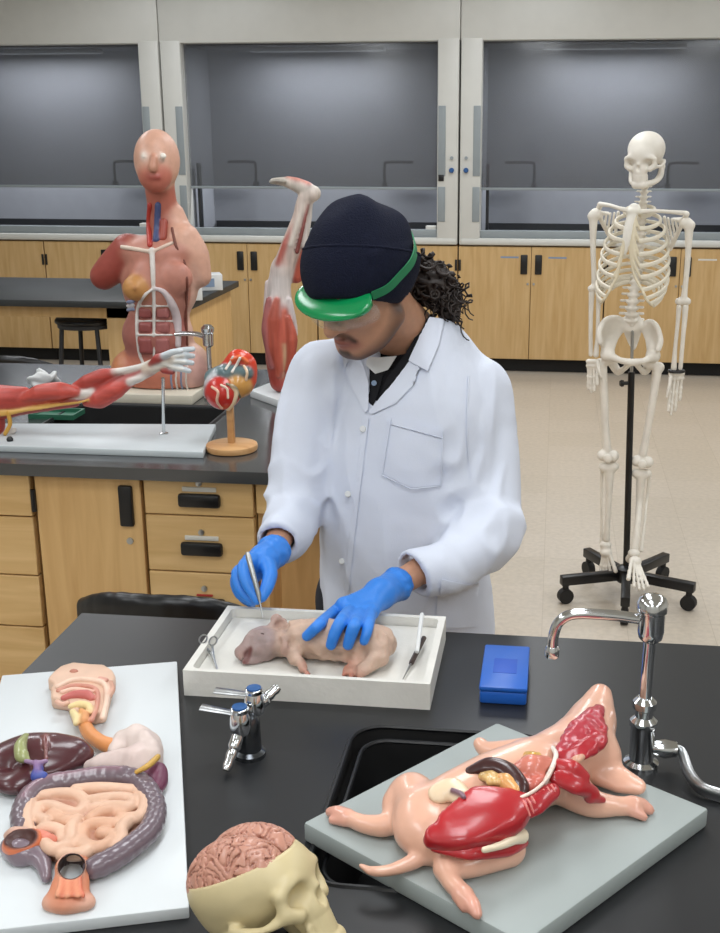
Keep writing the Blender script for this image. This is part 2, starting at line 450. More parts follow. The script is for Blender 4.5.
# ------------------------------------------------------------------ fume hoods and their base cabinets along the back wall
YF = 8.45
def hook_pipe(x, y, z, s=1):
    return MB().tube(crom([(x, y, z-0.16), (x, y, z-0.03), (x+s*0.03, y, z), (x+s*0.22, y, z)], 6), 0.011, 8).box((x-0.02, y-0.02, z-0.19), (x+0.02, y+0.02, z-0.15))
def fume_hood(x0, x1, label, lpost=True, rpost=True):
    t = thing('fume_hood', label, 'fume hood', ((x0+x1)/2, YF, 0.935), 0, 'fume hoods along the back wall')
    zt = 2.35; pw = 0.155
    MB().box((x0+0.01, YF-0.02, 0.935), (x1-0.01, YF+0.06, 0.985), 0.02).build('sill', M['hood_white'], t)
    MB().box((x0+pw, YF+0.015, 0.985), (x1-pw, YF+0.05, 1.04), 0.005).build('airfoil', M['hood_grey'], t)
    MB().box((x0+pw, YF+0.06, 0.935), (x1-pw, YB-0.01, 1.0)).build('work_surface', M['hood_dark'], t)
    MB().box((x0+pw-0.02, YB-0.08, 1.0), (x1-pw+0.02, YB-0.02, zt)).box((x0+pw-0.03, YF+0.12, 1.0), (x0+pw, YB-0.02, zt)).box((x1-pw, YF+0.12, 1.0), (x1-pw+0.03, YB-0.02, zt)).box((x0+pw, YF+0.12, zt-0.03), (x1-pw, YB-0.02, zt)).build('liner', M['hood_in'], t)
    MB().box((x0+pw+.02, YB-0.12, 0.99), (x1-pw-.02, YB-0.081, 1.045)).build('dark_strip', M['hood_dark'], t)  # dark strip along the foot of the liner's back
    for s, xa in ((0, x0+0.004), (1, x1-pw)):
        p = MB().box((xa, YF-0.01, 0.935), (xa+pw-0.004, YF+0.13, zt), 0.012).build('post', M['hood_white'], t)
        gx = xa+pw-0.062 if s == 0 else xa+0.008
        MB().box((gx, YF-0.016, 1.10), (gx+0.052, YF-0.006, 1.345), 0.003).box((gx, YF-0.016, 1.42), (gx+0.052, YF-0.006, 1.9), 0.003).build('post_panel', M['hood_grey'], p)
        kx = xa+0.045 if s == 0 else xa+0.105
        MB().lathe([(0.018, 0), (0.018, 0.02), (0.012, 0.028), (0.001, 0.028)], (kx, YF-0.01, 1.46), (0, -1, 0), 16).build('valve_knob', M['blue_dial'], p)
        MB().lathe([(0.012, 0), (0.012, 0.012), (0.001, 0.013)], (kx, YF-0.01, 1.545), (0, -1, 0), 14).build('switch', M['hood_grey'], p)
        if s == 1:
            MB().box((xa+0.01, YF-0.018, 1.385), (xa+0.05, YF-0.006, 1.43), 0.003).build('outlet', M['black'], p)
    MB().box((x0, YF-0.005, zt-0.02), (x1, YB-0.02, zt+0.3), 0.01).build('header', M['hood_white'], t)
    MB().box((x0+pw, YF+0.075, 1.335), (x1-pw, YF+0.082, zt)).build('sash', M['sash'], t)
    MB().box((x0+pw, YF+0.068, 1.32), (x1-pw, YF+0.092, 1.338), 0.003).build('sash_rail', M['hood_grey'], t)
    a = hook_pipe(x0+0.52, YB-0.16, 1.50, -1); a.build('service_pipe', M['black'], t)
    a = hook_pipe(x1-0.62, YB-0.16, 1.50, 1); a.build('service_pipe', M['black'], t)
    MB().box((x1-pw-0.085, YF+0.03, 1.035), (x1-pw-0.012, YF+0.1, 1.065), 0.004).build('sash_stop', M['hood_white'], t)
    MB().box(((x0+x1)/2-0.5, YF+0.3, zt-0.06), ((x0+x1)/2+0.5, YF+0.42, zt-0.03), 0.005).build('hood_lamp', M['white_plastic'], t)
    l = area('hood_lamp_light', ((x0+x1)/2, YF+0.36, zt-0.07), 1.0, 0.1, 28, (0.93, 0.96, 1.0)); l.parent = t; l.location = (0, 0.36, zt-0.07-0.935)
    MB().box((x0+pw+0.03, YF+0.14, 1.0), (x0+pw+0.05, YF+0.2, 1.5), 0.004).build('cord_channel', M['hood_dark'], t)
fume_hood(-2.86, -0.702, 'grey fume hood with blue valve knobs above the cabinets, left of the white coat')
fume_hood(-0.698, 1.44, 'grey fume hood with blue valve knobs behind the standing skeleton')
fume_hood(-5.02, -2.864, 'grey fume hood at the back, behind the torso model and the far table')

def pull_v(mb, x, z, y, h=0.1, w_=0.034): return mb.box((x-w_/2, y-0.012, z-h/2), (x+w_/2, y+0.004, z+h/2), 0.006)
edges = [-4.92, -3.86, -2.80, -1.752, -0.70, 0.364, 1.416, 2.45]
labs = ['maple base cabinet with two doors at the far left end of the back wall', 'maple base cabinet with two doors far left behind the far table', 'maple base cabinet with two doors between far table and leg model', 'maple base cabinet with two doors hidden behind the white coat',
        'maple base cabinet with two doors and blue tape marks right of the ponytail', 'maple base cabinet with two doors right behind the skeleton', 'maple base cabinet with two doors at the right edge of the back wall']
for i in range(7):
    a, b = edges[i]+0.003, edges[i+1]-0.003
    t = thing('base_cabinet', labs[i], 'cabinet', ((a+b)/2, YF, 0), 0, 'base cabinets under the fume hoods')
    MB().box((a, YF+0.03, 0.10), (b, YB-0.01, 0.93)).build('carcass', M['maple_dark'], t)
    MB().box((a, YF+0.08, 0.0), (b, YB-0.01, 0.10)).build('toe_kick', M['black_matte'], t)
    mid = (a+b)/2
    for s, (u0, u1) in enumerate(((a+0.002, mid-0.002), (mid+0.002, b-0.002))):
        d = MB().box((u0, YF, 0.105), (u1, YF+0.028, 0.925), 0.002, seg=1).build('door', M['maple_back'], t)
        hx = mid-0.052 if s == 0 else mid+0.052
        pull_v(MB(), hx, 0.80, YF, 0.14, 0.05).build('handle', M['black'], d)
        MB().lathe([(0.009, 0), (0.009, 0.006), (0.001, 0.007)], (hx+(0.03 if s == 0 else -0.03), YF, 0.66), (0, -1, 0), 12).build('lock', M['steel'], d)
        ox = u0+.009 if s == 0 else u1-.009
        MB().box((ox-0.008, YF-0.006, 0.75), (ox+0.008, YF+0.01, 0.83), 0.002).build('hinge', M['black'], d)
        if i in (4, 5):
            tx = hx-0.17 if s == 0 else hx+0.07
            MB().box((tx, YF-0.0012, 0.845), (tx+0.13, YF+0.001, 0.857)).build('tape_mark', M['blue_tape'] if i == 4 else M['white_label'], d)

# ------------------------------------------------------------------ far lab table with its stool and tissue boxes
t = thing('lab_table', 'far black topped lab table with open knee space behind the torso model', 'table', (-3.0, 6.03, 0))
MB().box((-4.4, 5.58, 0.865), (-1.80, 6.48, 0.90), 0.004).build('tabletop', M['epoxy_back'], t)
MB().box((-2.06, 5.64, 0.0), (-1.84, 6.44, 0.865), 0.003).build('end_cabinet', M['maple'], t)
MB().box((-2.28, 5.66, 0.0), (-2.15, 5.74, 0.865), 0.003).build('leg', M['maple_back'], t)
MB().box((-4.30, 5.66, 0.0), (-4.22, 5.74, 0.865), 0.003).build('leg', M['maple_back'], t)
MB().box((-4.30, 5.66, 0.80), (-2.10, 5.70, 0.862), 0.003).build('apron', M['maple_back'], t)
st = thing('stool', 'round black topped lab stool with metal legs in front of the far table', 'stool', (-2.44, 5.80, 0))
sx, sy = -2.44, 5.80
MB().lathe([(0.001, 0.755), (0.155, 0.755), (0.168, 0.760), (0.170, 0.772), (0.163, 0.782), (0.15, 0.786), (0.001, 0.787)], (sx, sy, 0)).build('seat', M['black'], st)
MB().lathe([(0.15, 0.735), (0.157, 0.735), (0.157, 0.755), (0.15, 0.755)], (sx, sy, 0)).build('seat_ring', M['hood_dark'], st)
for a in (40, 130, 220, 310):
    c, s = math.cos(math.radians(a)), math.sin(math.radians(a))
    MB().tube([(sx+0.14*c, sy+0.14*s, 0.745), (sx+0.21*c, sy+0.21*s, 0.0)], 0.012, 10).build('leg', M['hood_dark'], st)
MB().tube([(sx+0.185*math.cos(a), sy+0.185*math.sin(a), 0.25) for a in np.linspace(0, 6.283, 33)[:-1]], 0.008, 8, True).build('foot_ring', M['hood_dark'], st)
def tissue_box(x, y, rz, label, l=0.2):
    t = thing('tissue_box', label, 'tissue box', (x, y, 0.90), rz)
    mtx = Matrix.Translation((x, y, 0.90)) @ Matrix.Rotation(rz, 4, 'Z')
    MB().box((-l/2, -0.06, 0), (l/2, 0.06, 0.085), 0.003, mtx).build('carton', M['white_plastic'], t)
    MB().box((-l*0.3, -0.0612, 0.02), (l*0.3, -0.0592, 0.065), 0, mtx).build('printed_panel', M['blue_tape'], t)
    f = Field(); r = random.Random(4)
    for k in range(6):
        f.ell((x+r.uniform(-.03, .03), y+r.uniform(-.02, .02), 0.99+r.uniform(0, .04)), (0.03, 0.012, 0.03), 'f2f2f2', 0.01, R=rotm(r.uniform(-30, 30), r.uniform(-30, 30), r.uniform(0, 90)))
    f.build('tissue', M['white_plastic'], t, 0.006)
tissue_box(-1.885, 5.68, 0.5, 'white tissue box nearest the torso model on the far table')
tissue_box(-1.90, 6.08, 0.4, 'white and blue tissue box behind the other at the end of the far table', 0.22)

# black task chair behind the second bench, at the left edge
def chair_back_mesh(cx, cy, z0, z1, w_, r, yaw):
    f = Field(); pts = []
    for a in np.linspace(-1, 1, 9):
        x = a*w_/2; y = -(a*a)*r
        c, s = math.cos(yaw), math.sin(yaw)
        pts.append((cx+c*x-s*y, cy+s*x+c*y))
    zm = (z0+z1)/2; hz = (z1-z0)/2
    for k in range(8):
        a = (pts[k][0], pts[k][1]); b = (pts[k+1][0], pts[k+1][1])
        sc = lambda j: hz-0.045*abs((j-4)/4)**3.0-0.018
        f.chain([(a[0], a[1], zm-sc(k)), (a[0], a[1], zm+sc(k))], 0.018, '000000', 0.004, n=1)
        for q in range(1, 4):
            u = q/4; sk = sc(k)*(1-u)+sc(k+1)*u
            f.chain([(a[0]+(b[0]-a[0])*u, a[1]+(b[1]-a[1])*u, zm-sk), (a[0]+(b[0]-a[0])*u, a[1]+(b[1]-a[1])*u, zm+sk)], 0.018, '000000', 0.012, n=1)
    f.chain([(pts[8][0], pts[8][1], zm-hz+0.06), (pts[8][0], pts[8][1], zm+hz-0.06)], 0.018, '000000', 0.004, n=1)
    return f
def lab_chair(cx, cy, yaw, ztop, w_, label):
    t = thing('lab_chair', label, 'chair', (cx, cy, 0))
    fx, fy = math.sin(yaw), -math.cos(yaw)      # the way the sitter faces
    chair_back_mesh(cx, cy, ztop-0.26, ztop, w_, -0.0+0.07, yaw+math.pi).build('backrest', M['black'], t, 0.006, smooth=6)
    sx, sy = cx+fx*0.25, cy+fy*0.25; sz = ztop-0.36
    f = Field(); f.box((sx, sy, sz), (0.21, 0.20, 0.03), 0.028, '000000', R=rotm(0, 0, math.degrees(yaw))); f.build('seat', M['black'], t, 0.01)
    MB().tube(crom([(cx, cy, ztop-0.16), (cx-fx*0.03, cy-fy*0.03, ztop-0.3), (cx+fx*0.05, cy+fy*0.05, sz-0.04), (sx, sy, sz-0.035)], 6), 0.016, 8, flat=((fx, fy, 0), 0.5)).build('back_support', M['black'], t)
    MB().cyl((sx, sy, 0.10), (sx, sy, sz-0.02), 0.025).build('column', M['hood_dark'], t)
    for k in range(5):
        a = math.radians(72*k+20); e = (sx+0.27*math.cos(a), sy+0.27*math.sin(a))
        l = MB().tube([(sx, sy, 0.11), (e[0], e[1], 0.075)], [0.024, 0.015], 8).build('base_leg', M['black'], t)
        MB().cyl((e[0]-0.012*math.sin(a), e[1]+0.012*math.cos(a), 0.03), (e[0]+0.012*math.sin(a), e[1]-0.012*math.cos(a), 0.03), 0.03).build('caster', M['rubber'], l)
lab_chair(-2.36, 4.62, 0.0, 0.80, 0.42, 'black lab chair behind the second bench at the left edge')

# ------------------------------------------------------------------ second bench: worktop and base units
T2 = 0.90
BX0, BX1, BY0, BY1 = -2.9, -0.42, 2.70, 3.98
SX0, SX1, SY0, SY1 = -1.46, -0.985, 3.06, 3.37
def top_with_hole(x0, y0, x1, y1, z0, z1, hole):
    """a slab with one rounded hole through it"""
    hh = []
    for i in range(len(hole)):          # long straight runs get extra points
        a, b = hole[i], hole[(i+1) % len(hole)]; k = max(1, int(math.dist(a, b)/0.02))
        hh += [(a[0]+(b[0]-a[0])*j/k, a[1]+(b[1]-a[1])*j/k) for j in range(k)]
    hole = hh; n = len(hole); mb = MB()
    hc = (sum(p[0] for p in hole)/n, sum(p[1] for p in hole)/n)
    outer = []
    for p in hole:                      # the outer outline met by rays through the hole's points
        dx, dy = p[0]-hc[0], p[1]-hc[1]; ts = []
        if dx > 1e-9: ts.append((x1-hc[0])/dx)
        if dx < -1e-9: ts.append((x0-hc[0])/dx)
        if dy > 1e-9: ts.append((y1-hc[1])/dy)
        if dy < -1e-9: ts.append((y0-hc[1])/dy)
        t = min(ts); outer.append((hc[0]+dx*t, hc[1]+dy*t))
    corners = [(x1, y0), (x1, y1), (x0, y1), (x0, y0)]
    vs = [(*p, z1) for p in hole]+[(*p, z1) for p in outer]+[(*p, z0) for p in hole]+[(*p, z0) for p in outer]; fs = []
    for i in range(n):
        j = (i+1) % n
        fs.append((i, n+i, n+j, j)); fs.append((2*n+j, 3*n+j, 3*n+i, 2*n+i)); fs.append((j, 2*n+j, 2*n+i, i)); 
        a, b = outer[i], outer[j]; extra = None
        if abs(a[0]-b[0]) > 1e-6 and abs(a[1]-b[1]) > 1e-6:
            for c in corners:
                if (abs(c[0]-a[0]) < 1e-6 and abs(c[1]-b[1]) < 1e-6) or (abs(c[1]-a[1]) < 1e-6 and abs(c[0]-b[0]) < 1e-6): extra = c
        if extra:
            k = len(vs); vs += [(*extra, z1), (*extra, z0)]
            fs.append((n+i, k, n+j)); fs.append((3*n+j, k+1, 3*n+i)); fs.append((n+i, 3*n+i, k+1, k)); fs.append((k, k+1, 3*n+j, n+j))
        else: fs.append((n+i, 3*n+i, 3*n+j, n+j))
    return mb.add(vs, fs)
def basin(hole, z0, z1):
    n = len(hole); hc = (sum(p[0] for p in hole)/n, sum(p[1] for p in hole)/n); vs = []; fs = []
    for sc, z in ((1.0, z1), (0.97, z0+0.02), (0.92, z0), (0.0005, z0-0.004)):
        vs += [(hc[0]+(p[0]-hc[0])*sc, hc[1]+(p[1]-hc[1])*sc, z) for p in hole]
    for r in range(3):
        for i in range(n): j = (i+1) % n; fs.append((r*n+j, (r+1)*n+j, (r+1)*n+i, r*n+i))
    m2 = MB().add(vs, fs); return m2
b2 = thing('lab_worktop', 'black epoxy worktop of the second bench, under the arm and torso models', 'worktop', (-1.66, 3.3, 0.87))
hole = rrect(SX0, SY0, SX1, SY1, 0.05)
top_with_hole(BX0, BY0, BX1, BY1, 0.868, T2, hole).build('slab', M['epoxy_far'], b2)
basin(hole, 0.66, T2-0.004).build('sink_basin', M['black_matte'], b2)
rim = MB(); ro = rrect(SX0-0.014, SY0-0.014, SX1+0.014, SY1+0.014, 0.06)
rim.tube([(*p, T2+0.001) for p in rrect(SX0-0.006, SY0-0.006, SX1+0.006, SY1+0.006, 0.055)], 0.006, 6, True); rim.build('sink_rim', M['epoxy'], b2)

def pull_h(x, z, y, w_=0.112, h=0.037):
    mb = MB(); mb.box((x-w_/2, y-0.016, z-h/2), (x+w_/2, y+0.004, z+h/2), 0.008)
    return mb
def drawer_unit(name, label, x0, x1, zs, handles=True, group=None, red=None, y=2.74, depth=0.29):
    t = thing(name, label, 'cabinet', ((x0+x1)/2, y+0.25, 0), 0, group)
    MB().box((x0, y+0.022, 0.10), (x1, y+depth, 0.866)).build('carcass', M['maple_dark'], t)
    MB().box((x0, y+0.07, 0.0), (x1, y+depth, 0.10)).build('toe_kick', M['black_matte'], t)
    for i in range(len(zs)-1):
        z1, z0 = zs[i]-0.002, zs[i+1]+0.002
        d = MB().box((x0+0.003, y, z0), (x1-0.003, y+0.022, z1), 0.002, seg=1).build('drawer_front', M['maple_x'], t)
        if not handles: continue
        zc = (z0+z1)/2 if i == 0 else z1-0.082
        xc = (x0+x1)/2+0.004
        pull_h(xc, zc-0.005, y).build('handle', M['black'], d)
        hw_ = 0.022 if red == i else 0.045; MB().box((xc-hw_, y-0.004, zc+0.018), (xc+hw_, y+0.001, zc+(0.023 if red == i else 0.030)), 0.001).build('label_card', M['red_label'] if red == i else M['white_label'], d)
        MB().lathe([(0.008, 0), (0.008, 0.005), (0.001, 0.006)], (xc, y, zc+0.040), (0, -1, 0), 12).build('lock', M['steel'], d)
    return t
drawer_unit('drawer_cabinet', 'maple drawer unit with black pulls and four drawers at the left edge', -1.80, -1.345, [0.862, 0.742, 0.575, 0.425, 0.26, 0.105])
t = thing('door_cabinet', 'maple cupboard with one door and a tall black pull under the arm model', 'cabinet', (-1.19, 2.99, 0))
MB().box((-1.343, 2.762, 0.10), (-1.042, 3.03, 0.866)).build('carcass', M['maple_dark'], t)
MB().box((-1.343, 2.81, 0.0), (-1.042, 3.03, 0.10)).build('toe_kick', M['black_matte'], t)
d = MB().box((-1.334, 2.74, 0.108), (-1.047, 2.762, 0.862), 0.002, seg=1).build('door', M['maple'], t)
pull_v(MB(), -1.086, 0.785, 2.74, 0.112, 0.038).build('handle', M['black'], d)
MB().lathe([(0.009, 0), (0.009, 0.005), (0.001, 0.006)], (-1.083, 2.74, 0.688), (0, -1, 0), 12).build('lock', M['steel'], d)
for hz in (0.79, 0.25):
    MB().cyl((-1.339, 2.736, hz-0.03), (-1.339, 2.736, hz+0.03), 0.007, n=10).build('hinge', M['black'], d)
drawer_unit('drawer_cabinet', 'maple drawer unit with black pulls and a red label under the wooden model stand', -1.04, -0.745, [0.862, 0.764, 0.607, 0.45, 0.28, 0.105], red=2)
t = thing('knee_cabinet', 'shallow maple drawer over an open knee space at the right of the bench', 'cabinet', (-0.60, 3.0, 0))
d = MB().box((-0.741, 2.745, 0.775), (-0.46, 2.767, 0.862), 0.002, seg=1).build('drawer_front', M['maple_x'], t)
pull_h(-0.60, 0.818, 2.745).build('handle', M['black'], d)
MB().box((-0.743, 2.767, 0.0), (-0.72, 3.3, 0.866)).build('side_panel', M['maple'], t)
MB().box((-0.47, 2.767, 0.0), (-0.445, 3.3, 0.866)).build('side_panel', M['maple'], t)
MB().box((-0.72, 2.90, 0.0), (-0.47, 2.93, 0.72)).build('modesty_panel', M['maple'], t)
MB().box((-0.72, 2.90, 0.72), (-0.47, 2.93, 0.86)).build('painted_shade_panel', M['black_matte'], t)  # black sheet stands in for the shade inside the open gap
t = thing('back_cabinet', 'maple base unit under the rear of the second bench', 'cabinet', (-1.6, 3.6, 0))
MB().box((-2.8, 3.42, 0.0), (-0.5, 3.92, 0.866)).build('carcass', M['maple'], t)
# ------------------------------------------------------------------ near bench
T = 0.90
nb = thing('lab_worktop', 'black epoxy worktop nearest the camera, holding the tray, sink and pig model', 'worktop', (0.2, 1.3, 0.868))
NX0, NX1, NY0, NY1 = -0.812, 1.5, 0.62, 1.803
nh = rrect(-0.262, 1.10, 0.02, 1.468, 0.045)
top_with_hole(NX0, NY0, NX1, NY1, 0.868, T, nh).build('slab', M['epoxy'], nb)
basin(nh, 0.68, T-0.006).build('sink_basin', M['black_matte'], nb)
def ledge(hole, hole2, z):
    n = len(hole); vs = [(*p, z) for p in hole]+[(*p, z) for p in hole2]
    return MB().add(vs, [(i, (i+1) % n, n+(i+1) % n, n+i) for i in range(n)])
rim = MB(); rim.tube([(*p, T) for p in rrect(-0.262, 1.10, 0.02, 1.468, 0.045)], 0.0035, 6, True)
rim.build('sink_rim', M['epoxy'], nb)
MB().tube([(*p, T-0.014) for p in rrect(-0.246, 1.116, 0.004, 1.452, 0.038)], 0.003, 6, True).build('bowl_lip', M['epoxy'], nb)
t = thing('base_cabinet', 'maple base unit under the near black worktop', 'cabinet', (0.35, 1.1, 0))
MB().box((-0.68, 0.78, 0.1), (-0.29, 1.55, 0.866)).box((0.05, 0.78, 0.1), (1.45, 1.34, 0.866)).box((-0.29, 0.78, 0.1), (0.05, 1.08, 0.866)).box((0.25, 1.34, 0.1), (1.45, 1.55, 0.866)).build('carcass', M['maple'], t)
MB().box((-0.66, 0.83, 0.0), (1.43, 1.50, 0.1)).build('toe_kick', M['black_matte'], t)
lab_chair(-0.845, 2.22, 0.0, 0.760, 0.36, 'black chair back showing behind the left end of the near worktop')

# dissecting tray
M['tray'] = mat('tray_white', 'd9d7d0', 0.55, var=0.05, scale=20, bump=0.15, bscale=120)
TX0, TX1, TY0, TY1 = -0.535, -0.160, 1.524, 1.772
t = thing('dissecting_tray', 'white dissecting tray with raised rim holding the pig specimen', 'tray', ((TX0+TX1)/2, (TY0+TY1)/2, T))
tm = MB(); top_with = top_with_hole(TX0, TY0, TX1, TY1, T+0.0, T+0.042, rrect(TX0+0.011, TY0+0.009, TX1-0.011, TY1-0.010, 0.010))
bm_ = bmesh.new(); me_ = top_with.mesh('x'); bm_.from_mesh(me_); bmesh.ops.remove_doubles(bm_, verts=bm_.verts, dist=1e-5)
tm.bm(bm_); tm.build('tray_wall', M['tray'], t)
MB().box((TX0+0.012, TY0+0.012, T+0.001), (TX1-0.012, TY1-0.012, T+0.026)).build('tray_floor', M['tray'], t)
TF = T+0.026
# instruments in the tray
def hand_tool(name, label, cat, pts, r, m, extra=None):
    o = MB().tube(pts, r, 8).build(name, m); tag(o, label, cat); return o
a, b = az(403, 679, TF+0.006), az(424, 638, TF+0.016)
pr = thing('probe', 'dark handled metal probe lying at the right end of the tray', 'probe', tuple(a))
MB().tube([a+(b-a)*0.35, a+(b-a)*0.4, b], [0.003, 0.0042, 0.0042], 8).build('grip', mat('dark_grip', '3a2b25', 0.4), pr)
MB().tube([a, a+(b-a)*0.37], [0.0008, 0.002], 8).build('shaft', M['steel'], pr)
a, b = az(417, 652, TF+0.02), az(422, 614, TF+0.05)
o = MB().tube([a, b], 0.0034, 8).build('pipette', M['white_plastic']); tag(o, 'thin white plastic stick leaning on the rear rim of the tray', 'pipette')
sc = thing('forceps', 'small silver dissecting scissors lying at the left end of the tray', 'scissors', tuple(az(212, 658, TF)))
S_ = lambda x, y, h=0.005: az(x, y, TF+h)
MB().tube([S_(203, 644, 0.012), S_(212, 655, 0.006), S_(218, 670, 0.004)], [0.0018, 0.0026, 0.0008], 8).build('blade', M['steel'], sc)
MB().tube([S_(212, 645, 0.013), S_(213, 655, 0.007), S_(217, 671, 0.004)], [0.0018, 0.0026, 0.0008], 8).build('blade', M['steel'], sc)
for cx, cy in ((203, 639), (213, 641)):
    c = S_(cx, cy, 0.02); MB().tube([c+V3((0.006*math.cos(a), 0.0075*math.sin(a), 0.004*math.sin(a))) for a in np.linspace(0, 6.283, 17)[:-1]], 0.0014, 6, True).build('finger_ring', M['steel'], sc)
sc.name = 'scissors'

# preserved piglet
M['flesh'] = mat('preserved_skin', 'ffffff', 0.5, attr=True, var=0.10, scale=45, bump=0.5, bscale=90, sss=0.05)
pg = thing('piglet_specimen', 'grey pink preserved piglet lying on its side in the white tray', 'specimen', tuple(az(320, 650, TF)))
PW_ = Waves(.03, 14, 9); f = Field(); q = lambda x, y, h: az(x, y, TF+h)
bc, hc = 'c4a794', '9c8783'
f.chain([q(283, 640, .028), q(305, 638, .033), q(335, 640, .035), q(362, 642, .034), q(380, 643, .03)], [.026, .031, .033, .034, .027], bc, .012)
f.ell(q(264, 642, .026), (.030, .026, .026), hc, .012)
f.chain([q(262, 645, .024), q(250, 650, .018), q(241, 653, .014)], [.024, .017, .012], hc, .01)
f.chain([q(258, 658, .008), q(246, 662, .006)], [.009, .006], hc, .006)
mp_ = [hit(f, x, y, 1.3) for x, y in ((250, 649), (247, 655), (245, 661))]; f.chain(mp_, [.0025, .0045, .004], '5e3634', .002, 's'); f.chain(mp_, [.004, .0065, .006], '6a3431', .004, 'p')
f.ell(q(241, 655, .013), (.005, .010, .009), 'b58f86', .003)
f.chain([q(272, 627, .045), q(279, 618, .053), q(285, 622, .05)], [.008, .010, .004], 'a98f86', .004, flat=((0.5, 0.6, 0.6), 0.5))
for k, (dx, r) in enumerate(((280, .027), (284, .027))):
    f.chain([q(dx, 622, .045), q(dx+3, 640, .04), q(dx+2, 655, .02)], .0045, 'a8897c', .006)
f.chain([q(292, 648, .022), q(297, 660, .014), q(303, 668, .008)], [.015, .010, .007], bc, .008)
f.chain([q(303, 668, .008), q(307, 674, .005)], [.007, .005], 'b87f70', .004)
f.chain([q(374, 645, .03), q(378, 657, .022), q(366, 667, .014), q(360, 674, .008)], [.026, .017, .011, .007], bc, .008)
f.chain([q(355, 655, .022), q(354, 664, .013), q(350, 671, .008)], [.015, .010, .007], 'c39a85', .006)
f.chain([q(349, 669, .006), q(344, 675, .005)], [.006, .004], 'b4705d', .003); f.chain([q(360, 674, .006), q(357, 680, .005)], [.006, .004], 'b4705d', .003)
f.chain([q(350, 670, .006), q(351, 677, .005)], [.006, .004], 'b4705d', .003)
f.chain([q(382, 640, .03), q(388, 648, .022), q(380, 660, .013)], .0035, 'a98a78', .004)
f.ell(q(345, 655, .016), (.016, .010, .010), 'b29a90', .008)
f.disp.append(lambda X, w_=Waves(.02, 20, 3, (1, 1, 1)): w_(X)*0.0009+np.abs(PW_(X))*.0012)
for xs in (279, 285):
    f.chain([q(xs, 624, .050), q(xs-2, 638, .058), q(xs-1, 652, .045)], .0042, '8a7067', .006, 's')
    f.chain([q(xs, 624, .050), q(xs-2, 638, .056), q(xs-1, 652, .045)], .0045, '8f766c', .005, 'p')
f.chain([q(300, 650, .034), q(318, 655, .026), q(340, 655, .026)], .004, '9a8172', .006, 'p')
f.chain([q(252, 640, .045), q(262, 632, .052), q(272, 640, .05)], [.012, .02, .016], '93807d', .012, 'p')
f.chain([q(366, 640, .066), q(378, 650, .05)], [.010, .008], 'b08f7c', .012, 'p')
PF = f; f.build('body', M['flesh'], pg, 0.0025, 0.004)
e = Field(); e.ell(q(262, 634, .047), (.004, .002, .002), '4a3330', .002); e.build('eye', M['flesh'], pg, .001)

# blue sharpening block
M['blue_plastic'] = mat('blue_plastic', '1f5cb6', 0.35, var=0.05)
bb = thing('plastic_box', 'small bright blue lidded plastic box on the black worktop', 'box', (-0.053, 1.63, T))
MB().box((-0.089, 1.553, T), (-0.019, 1.70, T+0.021), 0.004).build('box_base', M['blue_plastic'], bb)
MB().box((-0.090, 1.552, T+0.021), (-0.018, 1.701, T+0.029), 0.003).build('lid', M['blue_plastic'], bb)
MB().box((-0.072, 1.60, T+0.0288), (-0.036, 1.65, T+0.0296), 0.0004).build('embossed_mark', mat('blue_dark', '1b4fb2', 0.5), bb)

# gas turret with two valves
gt = thing('gas_turret', 'chrome gas turret with two blue topped valves in front of the tray', 'gas valve', tuple(az(249, 757, T)))
c = az(250, 755, T)
MB().lathe([(0.022, 0), (0.022, 0.006), (0.0165, 0.010), (0.0155, 0.052), (0.012, 0.060), (0.001, 0.062)], c).build('turret_body', mat('dark_chrome', '55585c', 0.22, 0.9), gt)
def valve(p, ldir, ndir, Q=1.3, kb=1.0):
    p = V3(p)
    v = MB().lathe([(r*Q, z*Q) for r, z in ((0.001, -0.004), (0.010, -0.004), (0.012, 0.004), (0.0105, 0.014), (0.0085, 0.020))], p).build('valve', M['chrome'], gt)
    MB().lathe([(r*Q, z*Q) for r, z in ((0.0085, 0.019), (0.0098, 0.020), (0.0098, 0.0235), (0.0085, 0.0245), (0.001, 0.0245))], p).build('cap_ring', M['chrome'], v)
    MB().lathe([(r*Q, z*Q) for r, z in ((0.0080, 0.0240), (0.0078, 0.0262), (0.001, 0.0268))], p).build('blue_cap', M['blue_dial'], v)
    l = unit(ldir); q2 = p+V3((0, 0, 0.017*Q))
    MB().tube([q2, q2+l*0.018, q2+l*0.030, q2+l*0.055], [0.007, 0.006, 0.007, 0.008], 8, flat=((0, 0, 1), 0.4)).build('lever', M['steel'], v)
    n = unit(ndir); P = [p+V3((0, 0, 0.004)), p+n*0.014*kb, p+n*0.026*kb]
    P += [p+n*(0.030+0.007*k)*kb for k in range(5)]
    MB().tube(P, [0.008, 0.009, 0.0095, 0.007, 0.008, 0.0065, 0.0075, 0.0055], 10).build('hose_barb', M['chrome'], v)
pz = c+V3((0, 0, 0.052))
valve(pz+V3((0.006, 0.012, 0.012)), (-1, 0.02, 0.05), (0.55, 0.5, 0.45), 1.25, 0.75)
valve(pz+V3((-0.008, -0.012, -0.006)), (-1, 0.05, 0.1), (-0.2, -0.75, -0.75))

